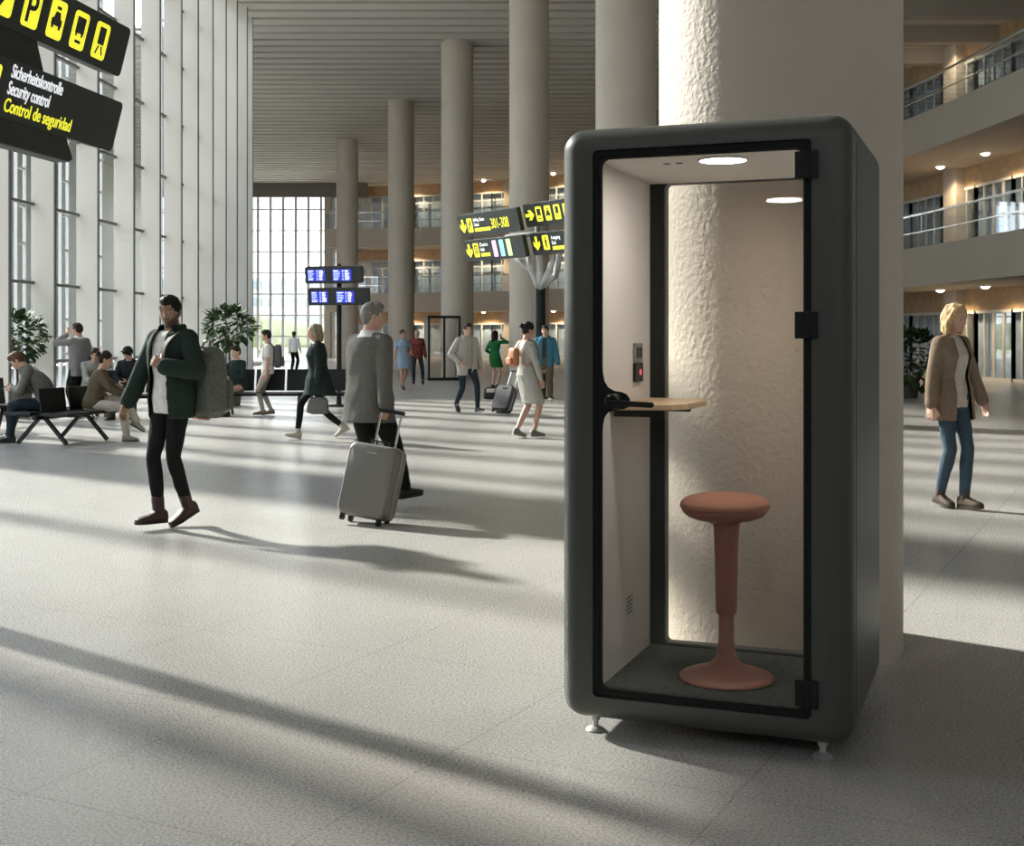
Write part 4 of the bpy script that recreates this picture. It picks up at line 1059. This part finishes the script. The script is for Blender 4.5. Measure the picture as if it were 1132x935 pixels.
# 1 the man with the backpack
g1 = person('bearded man in open dark green bomber jacket walking with a hand on his backpack strap', G(190, 583), 216, 1.755, False,
    dict(hz=.925, lean=0, twist=4, aR=(.03, .10, .095, -2, 4), aL=(-.01, -.14, .12, 22, -4), hR=(.36, .20, .80), eR=(.9, -.6, 0), hL=(-.16, .21, 1.20), eL=(-1, -.1, -1.2),
         dL=(.75, .35, .45), cL=80, tL=(0, 0, 1), cR=30, tR=(-.2, 1, 0), head=(-26, 10)), D1, 'quiff',
    [dict(k='trousers', m=BLK, o=.006, leg=.86), dict(k='shoes', m=mat('burgundy_boot', (.045, .018, .016), .6), type='boot', sole=mat('boot_sole', (.03, .015, .012), .6)),
     dict(k='top', n='t_shirt', m=C('white_tee', (.66, .64, .61)), o=.012, hem=-.115, sl='short'),
     dict(k='top', n='bomber_jacket', m=C('green_jacket', (.022, .034, .028)), o=.034, hem=-.145, open=(.065, .115), collar=True, shift=.01, box=.6, cuff=.008)],
    vox=.006, hcol=(.012, .012, .012), beard=True)
# 2 man in the suit seen from behind
g2 = person('grey-haired man in grey suit jacket seen from behind pulling a suitcase', G(408, 566), 38, 1.755, False,
    dict(hz=.905, lean=2, aR=(.05, .40, .095, -4, 6), aL=(-.08, -.10, .12, 18, 6), hR=(.30, -.12, .80), eR=(.9, -.6, 0), hL=(-.27, .10, .82), head=(38, 4), cR=85, tR=(0, 1, 0), side=-1), D2, 'short',
    [dict(k='trousers', m=BLK, o=.014, leg=1.1), dict(k='shoes', m=SHO, sole=SHO),
     dict(k='top', n='shirt', m=C('white_shirt', (.7, .7, .68)), o=.010, hem=-.05, top=.555, sl='long'),
     dict(k='top', n='suit_jacket', m=C('grey_suit', (.135, .13, .12)), o=.040, hem=-.215, top=.495, flare=.05, box=.9, cuff=.008)],
    vox=.006, hcol=(.20, .19, .18))
# 3 blonde woman on the right
g3 = person('blonde woman in open khaki blazer, pale top and blue jeans walking on the right', G(1051, 561), 150, 1.75, True,
    dict(hz=.918, lean=1, aR=(.03, -.09, .10, 8, 8), aL=(-.02, .13, .09, -2, 4), hR=(.28, .02, .79), eR=(.8, -1, 0), hL=(-.33, .10, .80), eL=(-.8, -1, 0), head=(-4, 12)), D2, 'bob',
    [dict(k='trousers', n='jeans', m=C('blue_jeans', (.055, .085, .115)), o=.006, leg=.84), dict(k='shoes', m=mat('brown_boot', (.07, .045, .03), .7), type='high', sole=SHO),
     dict(k='top', n='top', m=C('pale_top', (.56, .51, .46)), o=.010, hem=-.10, sl='short'),
     dict(k='top', n='blazer', m=C('khaki_blazer', (.22, .165, .115)), o=.030, hem=-.20, flare=.03, open=(.065, .10), box=.5, top=.50, cuff=.006)],
    vox=.006, hcol=(.50, .34, .18))
# 4 woman with the handbag
g4 = person('blonde woman in dark blazer and black leggings walking left with a grey handbag', G(352, 485), 258, 1.72, True,
    dict(hz=.86, lean=3, aR=(.05, -.36, .17, 30, 4), aL=(-.05, .30, .10, -12, 4), hL=(-.24, .02, .80), cL=85, hR=(.24, -.10, .82), head=(-8, 5)), D3, 'bob',
    [dict(k='trousers', n='leggings', m=BLK, o=.004, leg=.82), dict(k='shoes', m=mat('beige_sneaker', (.45, .42, .34), .7), type='high', sole=mat('pale_sole', (.5, .48, .42), .7)),
     dict(k='top', n='top', m=C('pale_top', (.6, .58, .54)), o=.010, hem=-.08, sl='short'),
     dict(k='top', n='blazer', m=C('dark_green_blazer', (.018, .027, .024)), o=.036, hem=-.24, flare=.10, box=1.2, open=(.05, .06), top=.50)], hcol=(.27, .22, .14), vox=.008)
# 5 man in light grey blazer
g5 = person('dark-haired man in light grey blazer and navy trousers striding towards the camera', G(516, 457), 152, 1.76, False,
    dict(hz=.88, lean=1, aR=(.07, -.30, .17, 34, 6), aL=(-.10, .26, .10, -10, 6), hR=(.22, .14, .95), eR=(1, -.8, 0), hL=(-.30, .02, .80), head=(4, 4)), D2, 'short',
    [dict(k='trousers', m=C('navy_trousers', (.02, .03, .04)), o=.006, leg=.84), dict(k='shoes', m=mat('dark_sneaker', (.03, .03, .03), .6), sole=mat('white_sole', (.6, .6, .6), .6)),
     dict(k='top', n='shirt', m=C('grey_tee', (.38, .37, .35)), o=.012, hem=-.08, sl='short'),
     dict(k='top', n='blazer', m=C('light_grey_blazer', (.36, .34, .31)), o=.034, hem=-.20, open=(.055, .04), collar=True, box=.6)], hcol=(.03, .022, .018))
# 6 woman with orange backpack
g6 = person('dark-haired woman in pale grey dress walking away with a small tan backpack', G(582, 484), 60, 1.71, True,
    dict(hz=.90, lean=0, aR=(.06, .10, .10, 0, 4), aL=(-.05, -.13, .12, 12, 6), hR=(.25, .12, .80), eR=(.8, -1, 0), hL=(-.10, .24, 1.0), head=(8, 6)), D3, 'bun',
    [dict(k='shoes', m=mat('grey_shoe', (.16, .15, .14), .6), sole=mat('pale_sole2', (.4, .4, .38), .7)),
     dict(k='dress', n='dress', m=C('grey_dress', (.40, .39, .35)), o=.016, hem=-.05, sl='long', skirt=.50, sw=(.165, .20))], hcol=(.02, .017, .016), vox=.008)
# 7 man in teal jacket
g7 = person('man in teal jacket and olive trousers standing beside the booth, facing the camera', G(603, 444), 190, 1.76, False,
    dict(hz=.90, aR=(.08, .05, .10, 0, 8), aL=(-.10, -.05, .10, 0, 8), hR=(.22, .16, 1.0), eR=(1, -.6, 0), hL=(-.30, .06, .82), head=(0, 4)), D2, 'short',
    [dict(k='trousers', m=C('olive_trousers', (.10, .09, .065)), o=.016, leg=1.1), dict(k='shoes', m=mat('white_sneaker', (.55, .54, .52), .6), sole=mat('white_sole3', (.6, .6, .6), .6)),
     dict(k='top', n='t_shirt', m=C('dark_tee', (.05, .055, .06)), o=.012, hem=-.06, sl='short'),
     dict(k='top', n='jacket', m=C('teal_jacket', (.045, .16, .22)), o=.036, hem=-.13, open=(.04, .06), collar=True, box=.6)], hcol=(.03, .022, .018))
# 8 woman in green
g8 = person('dark-haired woman in bright green dress on the phone beside a black suitcase', G(547, 429), 30, 1.68, True,
    dict(hz=.90, aR=(.07, .03, .10, 0, 6), aL=(-.07, -.02, .10, 0, 6), hR=(.13, .12, 1.50), eR=(1, .2, -1), dR=(-.2, .1, 1), hL=(-.20, .16, 1.02), head=(4, 4)), D2, 'long',
    [dict(k='shoes', m=SHO, sole=SHO), dict(k='dress', n='dress', m=C('green_dress', (.02, .14, .045)), o=.022, hem=-.05, sl='long', skirt=.62, sw=(.18, .20))], hcol=(.03, .012, .012), vox=.01)
# 9 and 10 couple
g9 = person('woman in light blue dress walking beside the man in the plaid shirt', G(445, 431), 160, 1.68, True,
    dict(hz=.89, aR=(.05, .20, .10, -6, 4), aL=(-.06, -.22, .15, 28, 4), hL=(-.2, .2, 1.05), head=(-20, 0)), D3, 'bun',
    [dict(k='shoes', m=mat('brown_shoe', (.12, .06, .04), .6), sole=SHO), dict(k='dress', n='dress', m=C('blue_dress', (.26, .36, .46)), o=.014, hem=-.05, sl='short', skirt=.60, sw=(.16, .18))], hcol=(.05, .03, .02), vox=.01)
g10 = person('man in dark red plaid shirt and jeans walking beside the woman in light blue', G(461, 425), 175, 1.72, False,
    dict(hz=.87, aR=(.10, .16, .10, -6, 6), aL=(-.18, -.22, .15, 28, 6), hR=(.22, .14, .98), eR=(1, -.7, 0), hL=(-.27, .04, .82), head=(10, 0)), D2, 'bald',
    [dict(k='trousers', n='jeans', m=C('dark_jeans', (.025, .035, .05)), o=.008, leg=.9), dict(k='shoes', m=SHO, sole=SHO),
     dict(k='top', n='plaid_shirt', m=C('plaid_red', (.17, .045, .04), 9, .5), o=.026, hem=-.12, box=.6)], hcol=(.12, .10, .09), vox=.01)
# 11 boy with backpack
g11 = person('slim young man in white shirt and beige trousers with a grey backpack walking left', G(296, 459), 262, 1.62, False,
    dict(hz=.90, lean=0, aR=(.06, -.06, .105, 6, 4), aL=(-.05, .10, .10, 0, 4), hR=(.20, .02, .84), hL=(-.20, .02, .84), head=(0, 6)), D2, 'short',
    [dict(k='trousers', m=C('beige_trousers', (.42, .38, .33)), o=.006, leg=.85), dict(k='shoes', m=mat('tan_shoe', (.25, .2, .15), .6), sole=SHO),
     dict(k='top', n='shirt', m=C('white_shirt2', (.72, .71, .68)), o=.018, hem=-.10, sl='short')], hcol=(.02, .017, .015))
# 12 man by the rear window
g12 = person('small distant man in white shirt standing against the rear glass wall', G(325, 411), 20, 1.74, False,
    dict(hz=.90, aR=(.10, .02, .10, 0, 8), aL=(-.10, -.02, .10, 0, 8), hR=(.28, .08, .84), hL=(-.28, .08, .84), head=(-30, 10)), D4, 'short',
    [dict(k='trousers', m=BLK, o=.012), dict(k='shoes', m=SHO), dict(k='top', n='shirt', m=C('white_shirt3', (.72, .72, .72)), o=.022, hem=-.10)], vox=.013)
# 13 man on the phone by the facade
g13 = person('man in grey blazer standing at the glass facade with a hand at his face', G(87, 461), 300, 1.76, False,
    dict(hz=.90, aR=(.09, .02, .10, 0, 8), aL=(-.09, -.02, .10, 0, 8), hR=(.26, .10, .90), hL=(-.12, .17, 1.50), eL=(-1, .3, -.8), dL=(.3, -.1, 1), head=(-10, 6)), D2, 'short',
    [dict(k='trousers', m=BLK, o=.012), dict(k='shoes', m=SHO, sole=SHO), dict(k='top', n='shirt', m=C('white_shirt4', (.7, .7, .7)), o=.010, hem=-.05, top=.545),
     dict(k='top', n='blazer', m=C('mid_grey_blazer', (.22, .22, .22)), o=.032, hem=-.18, top=.50, box=.5)], hcol=(.03, .02, .015))
# seated people
def seat_at(bench, lx, ly): 
    return bench.matrix_world @ Vector((lx, ly, 0)) if False else Matrix.Translation(bench.location) @ Matrix.Rotation(bench.rotation_euler.z, 4, 'Z') @ Vector((lx, ly, 0))
SIT = dict(hz=.535, hy=-.04, aR=(.11, .42, .10, 0, 8), aL=(-.11, .40, .10, 0, 8), kR=(.1, .6, 1), kL=(-.1, .6, 1))
q = seat_at(b1, .0, .32)
g14 = person('man in grey jacket seated on the bench looking down at his phone', (q.x, q.y), 262, 1.78, False,
    dict(SIT, hunch=55, lean=8, aR=(.13, .50, .10, 0, 8), aL=(-.12, .42, .10, 0, 6), hR=(.07, .40, .74), hL=(-.06, .40, .74), eR=(1, -.5, -.6), eL=(-1, -.5, -.6), dR=(-.3, 1, .1), dL=(.3, 1, .1), cR=55, cL=55, tR=(0, 0, 1), tL=(0, 0, 1), head=(0, 38)), D2, 'short',
    [dict(k='trousers', m=C('dark_blue_trousers', (.02, .032, .042)), o=.012), dict(k='shoes', m=SHO, sole=SHO),
     dict(k='top', n='jacket', m=C('grey_green_jacket', (.13, .13, .115)), o=.034, hem=-.10, collar=True, box=.8)], hcol=(.10, .05, .03), vox=.008)
q = seat_at(b1, .30, -.32)
g15 = person('dark-haired woman in olive brown top and beige trousers seated with crossed legs', (q.x, q.y), 78, 1.68, True,
    dict(SIT, lean=10, hunch=10, aR=(.10, .44, .10, 0, 4), aL=(.02, .58, .30, 30, -10), kL=(0, .6, 1), hR=(.06, .40, .68), hL=(-.04, .42, .72), eR=(1, -.4, -.3), eL=(-1, -.4, -.3), head=(0, 8)), D3, 'bun',
    [dict(k='trousers', m=C('beige_trousers2', (.46, .42, .36)), o=.012), dict(k='shoes', m=mat('grey_pump', (.25, .24, .20), .6), sole=SHO),
     dict(k='top', n='sweater', m=C('olive_brown', (.115, .09, .06)), o=.030, hem=-.08, collar=False, box=.8)], hcol=(.02, .015, .012), vox=.008)
q = seat_at(b3, .14, .0)
g16 = person('person in black sweater and black cap seated on the bench behind the walking man', (q.x, q.y), 185, 1.72, False,
    dict(SIT, lean=6, hunch=14, hR=(.06, .36, .66), hL=(-.06, .30, .70), aL=(-.16, .26, .10, 0, 10), aR=(.16, .46, .10, 0, 10), eR=(1, -.4, -.4), eL=(-1, -.4, -.4), head=(20, 10)), D2, 'cap',
    [dict(k='trousers', m=C('charcoal_trousers', (.03, .04, .05)), o=.014), dict(k='shoes', m=SHO, sole=SHO),
     dict(k='top', n='sweater', m=C('black_sweater', (.018, .022, .026)), o=.030, hem=-.08, box=.8, collar=True)], hcol=(.02, .02, .02), hmat=M['black_soft'])
q = seat_at(b3, -.66, .06)
g17 = person('person in grey jacket and tan trousers seated leaning forward, hand raised to the face', (q.x, q.y), 150, 1.72, False,
    dict(SIT, lean=16, hunch=20, hR=(.06, .48, .66), hL=(-.06, .38, 1.16), eL=(-.7, .4, -1), dL=(.1, .1, 1), aL=(-.12, .62, .10, -8, 6), aR=(.12, .46, .10, 0, 6), head=(10, 14)), D2, 'short',
    [dict(k='trousers', m=C('tan_trousers', (.30, .24, .15)), o=.012), dict(k='shoes', m=mat('brown_shoe2', (.10, .05, .03), .6), sole=SHO),
     dict(k='top', n='jacket', m=C('light_grey_jacket', (.30, .31, .29)), o=.030, hem=-.08, box=.8)], hcol=(.03, .02, .02))
q = seat_at(b2_, -1.16, .0)
g18 = person('person in dark green long-sleeved dress seated on the bench below the potted tree', (q.x, q.y), 205, 1.70, True,
    dict(SIT, lean=3, hunch=8, hR=(.20, .34, .80), hL=(-.02, .26, .74), aR=(.06, .44, .10, 0, 4), aL=(-.04, .36, .10, 0, 4), eR=(1, -.4, -.4), eL=(-1, -.4, -.4), head=(10, 4)), D2, 'crop',
    [dict(k='shoes', m=SHO, sole=SHO), dict(k='top', n='dress', m=C('dark_green_dress', (.018, .032, .028)), o=.024, hem=-.06, box=.8)], hcol=(.03, .022, .018))

# ------------------------------------------------------------------ what they carry
def bag_loft(name, m, parent, W, Dp, Hh, r=.3, org=(0, 0, 0), taper=.85, n=28, amp=.006, vox=.008):
    rings = []
    for k in range(12):
        t = k/11; s = (1 - abs(2*t-1)**5)**.5*.35 + .65 if 0 < t < 1 else .55; w = W/2*(1 - (1-taper)*t)*s; dd = Dp/2*(1 - (1-taper)*t)*s
        rings.append(ellring(Vector(org) + Vector((0, 0, t*Hh)), Vector((w, 0, 0)), Vector((0, dd, 0)), n, 3.2))
    mb = MB().ring_loft(rings); return garment(name, mb, m, parent, vox, 1, amp, 12, 3)
# large backpack on the shoulder of man 1
a = g1.world(g1.T(-.13, -.17, -.10)); Mr = g1.body.rotation_euler.z
bp1 = thing('backpack', 'large grey-green canvas backpack hanging from the shoulder of the man in the bomber jacket', 'backpack', (a.x, a.y, a.z - .06), Mr - R(10))
bag_loft('pack_body', M['bag_grey'], bp1, .38, .24, .56, org=(-.02, -.05, 0))
bag_loft('front_pocket', M['bag_grey'], bp1, .28, .10, .26, org=(-.02, -.19, .05))
MB().box((-.12, -.02, -.012), (.10, .02, .004)).build('leather_base', M['leather'], bp1, bevel=.004)
MB().chain([(-.06, -.04, .55), (-.05, -.05, .60), (.03, -.05, .60), (.04, -.04, .55)], (.010,)*4).build('grab_loop', M['strap_grey'], bp1, smooth='all')
def ribbon(pts, w, name, m, parent, wdir=(1, 0, 0), th=.004):
    mb = MB(); rings = []
    pts = catmull3(pts)
    for i, p in enumerate(pts):
        t = (pts[min(i+1, len(pts)-1)] - pts[max(i-1, 0)]).normalized(); x = Vector(wdir); x = (x - t*x.dot(t)).normalized(); nn = t.cross(x)
        rings.append([p - x*w/2 - nn*th, p + x*w/2 - nn*th, p + x*w/2 + nn*th, p - x*w/2 + nn*th])
    return mb.ring_loft(rings).build(name, m, parent, smooth=True)
def catmull3(P, n=6):
    P = [Vector(p) for p in P]; Q = [P[0]*2 - P[1]] + P + [P[-1]*2 - P[-2]]; out = []
    for i in range(1, len(Q)-2):
        for k in range(n):
            t = k/n; a, b, c, d = Q[i-1], Q[i], Q[i+1], Q[i+2]
            out.append(.5*((2*b) + (c-a)*t + (2*a-5*b+4*c-d)*t*t + (3*b-a-3*c+d)*t**3))
    return out + [P[-1]]
inv = (Matrix.Translation(bp1.location) @ Matrix.Rotation(bp1.rotation_euler.z, 4, 'Z')).inverted()
tp = lambda x, y, z: inv @ g1.world(g1.T(x, y, z))
ribbon([tp(-.11, -.19, .30), tp(-.115, -.145, .43), tp(-.12, -.06, .512), tp(-.115, .06, .50), tp(-.105, .155, .42), tp(-.10, .185, .34), tp(-.11, .19, .26)], .045, 'strap', M['strap_grey'], bp1, wdir=inv.to_3x3() @ (g1.body.rotation_euler.to_matrix() @ Vector((1, 0, 0))))

# suitcases
def suitcase(loc, rz, tilt, W, Dp, Hh, hand_h, shell, label, group=None, roll=0):
    r = thing('suitcase', label, 'suitcase', loc, rz); tr = Matrix.Rotation(roll, 4, 'Y') @ Matrix.Rotation(tilt, 4, 'X')
    def tilted(o): o.data.transform(tr); return o
    P = rrect(-W/2, W/2, .05, .05 + Hh, .06, 6)
    mb = MB(); mb.ring_loft([[(x*s, y, (z-.05-Hh/2)*s + .05 + Hh/2) for x, z in P] for y, s in ((-Dp/2, .93), (-Dp/2+.012, .975), (-Dp/2+.03, 1), (-.008, 1))])
    tilted(mb.build('shell_half', shell, r, smooth=True))
    mb = MB(); mb.ring_loft([[(x*s, y, (z-.05-Hh/2)*s + .05 + Hh/2) for x, z in P] for y, s in ((.008, 1), (Dp/2-.03, 1), (Dp/2-.012, .975), (Dp/2, .93))])
    tilted(mb.build('shell_half', shell, r, smooth=True))
    Q = rrect(-W/2-.006, W/2+.006, .044, .056+Hh, .064, 6)
    z_ = frame_ring(Q, rrect(-W/2+.01, W/2-.01, .06, .04+Hh, .05, 6), -.012, .012, 'rim', M['suit_edge'], r); tilted(z_)
    for s in (-1, 1):
        for yy in (-Dp/2+.04, Dp/2-.04):
            tilted(MB().cone((s*(W/2-.05)-.014, yy, .026), (s*(W/2-.05)+.014, yy, .026), .026, .026, 16).box((s*(W/2-.05)-.018, yy-.012, .03), (s*(W/2-.05)+.018, yy+.012, .06)).build('wheel', M['black'], r, smooth=True))
    tilted(MB().box((-.10, Dp/2-.04, Hh+.05), (-.085, Dp/2-.025, hand_h)).build('handle_rod', M['chrome'], r))
    tilted(MB().box((.085, Dp/2-.04, Hh+.05), (.10, Dp/2-.025, hand_h)).build('handle_rod', M['chrome'], r))
    tilted(MB().box((-.115, Dp/2-.047, hand_h-.01), (.115, Dp/2-.018, hand_h+.022)).build('handle_grip', M['black'], r, bevel=.006))
    tilted(MB().box((-.05, -Dp/2-.008, Hh-.03), (.05, -Dp/2+.01, Hh-.012)).build('badge', M['chrome'], r, bevel=.003))
    tilted(MB().box((-.08, -.01, Hh+.06), (-.065, .01, Hh+.085)).box((.065, -.01, Hh+.06), (.08, .01, Hh+.085)).box((-.08, -.01, Hh+.08), (.08, .01, Hh+.092)).build('top_handle', M['black'], r, bevel=.004))
    return r
s1 = gp(402, 579)
suitcase((s1.x, s1.y, 0.0), R(-20), R(-13), .42, .24, .58, .92, M['suitcase'], 'grey hard-shell suitcase pulled by the suited man', roll=R(7))
s2 = gp(553, 457)
suitcase((s2.x, s2.y, 0.0), R(-35), R(-28), .38, .22, .52, .95, mat('black_case', (.03, .03, .033), .5), 'black trolley suitcase leaning beside the woman in green')
s3 = gp(541, 441)
r = thing('travel_bag', 'small black and white bag on the floor behind the black suitcase', 'bag', (s3.x, s3.y, 0), R(20))
bag_loft('bag_body', mat('bag_black', (.03, .03, .03), .8), r, .30, .16, .28, org=(0, 0, 0)); MB().box((-.10, -.095, .16), (.10, -.07, .25)).build('white_flap', mat('bag_white', (.7, .7, .7), .7), r, bevel=.01)
# handbag of woman 4
a = g4.world(g4.wr[-1]); hb = thing('handbag', 'grey-brown leather handbag held by the woman in the dark blazer', 'handbag', (a.x, a.y, a.z - .44), g4.body.rotation_euler.z + R(78))
bag_loft('bag_body', mat('handbag_leather', (.12, .115, .10), .6), hb, .34, .12, .25, taper=.8, amp=.003)
for yy in (-.035, .035): MB().chain(catmull3([(-.09, yy, .22), (-.075, yy, .30), (-.03, yy*.4, .355), (.03, yy*.4, .355), (.075, yy, .30), (.09, yy, .22)]), (.007,)*31).build('handle', mat('handbag_strap', (.08, .07, .06), .6), hb, smooth='all')
MB().box((-.14, -.072, .15), (.14, -.058, .165)).build('band', M['strap_grey'], hb)
# small backpacks
def small_pack(g, m, label, W=.26, Dp=.14, Hh=.32, z=.10, straps=True, up=-.155, sm=None):
    a = g.world(g.T(0, up - Dp/2, z)); r = thing('backpack', label, 'backpack', (a.x, a.y, a.z), g.body.rotation_euler.z)
    bag_loft('pack_body', m, r, W, Dp, Hh, vox=.010); bag_loft('front_pocket', m, r, W*.7, .07, Hh*.4, org=(0, -Dp*.55, .03), vox=.010)
    inv = (Matrix.Translation(r.location) @ Matrix.Rotation(r.rotation_euler.z, 4, 'Z')).inverted(); T_ = lambda x, y, z: inv @ g.world(g.T(x, y, z))
    for s in (-1, 1):
        ribbon([T_(s*.08, up, z+.22), T_(s*.09, -.13, .42), T_(s*.095, -.05, .515), T_(s*.10, .06, .50), T_(s*.11, .15, .38), T_(s*.13, .13, .25), T_(s*.16, .0, .15), T_(s*.11, up+.01, z+.04)], .035, 'strap', sm or m, r)
small_pack(g6, M['leather'], 'small tan leather backpack on the woman in the pale grey dress', .24, .13, .28, .12)
small_pack(g11, mat('grey_pack', (.10, .10, .10), .9, nscale=30, namt=.1), 'grey backpack on the slim young man in the white shirt', .30, .17, .44, .02, up=-.115)
# phones
def phone(g, p, d, label):
    a = g.world(p); r = MB().box((-.036, -.005, -.075), (.036, .005, .075)).build('mobile_phone', M['black'], None, bevel=.004)
    r.location = a; r.rotation_euler = d; tag(r, label, 'phone'); return r
w_ = (g14.wr[1] + g14.wr[-1])/2; phone(g14, w_ + Vector((0, .11, .03)), (R(60), 0, R(-262)), 'black mobile phone held in both hands by the seated man in grey')
# ------------------------------------------------------------------ light
sun = bpy.data.lights.new('sun', 'SUN'); sun.energy = 16; sun.angle = R(3.0); sun.color = (1, .93, .84)
so_ = bpy.data.objects.new('sun', sun); link(so_)
d = Vector((.78*math.cos(R(28)), -.63*math.cos(R(28)), -math.sin(R(28)))).normalized()
so_.rotation_euler = d.to_track_quat('-Z', 'Y').to_euler()
w = bpy.data.worlds.new('world'); S.world = w; w.use_nodes = True; nt = w.node_tree; bg = nt.nodes['Background']
tc = nt.nodes.new('ShaderNodeTexCoord'); sx = nt.nodes.new('ShaderNodeSeparateXYZ'); cr = nt.nodes.new('ShaderNodeValToRGB')
nt.links.new(tc.outputs['Generated'], sx.inputs[0]); nt.links.new(sx.outputs[2], cr.inputs[0]); nt.links.new(cr.outputs[0], bg.inputs[0])
e = cr.color_ramp.elements; e[0].position = 0; e[0].color = (1, .99, .97, 1); e[1].position = .6; e[1].color = (.86, .91, 1, 1)
bg.inputs[1].default_value = 4.8
S.view_settings.view_transform = 'Standard'; S.view_settings.look = 'None'; S.view_settings.gamma = 1; S.view_settings.exposure = .0
try:
    S.cycles.use_denoising = True; S.cycles.denoiser = 'OPENIMAGEDENOISE'
    S.cycles.max_bounces = 10; S.cycles.diffuse_bounces = 5; S.cycles.transparent_max_bounces = 24
    S.cycles.caustics_reflective = False; S.cycles.caustics_refractive = False; S.cycles.sample_clamp_indirect = 4
except Exception: pass
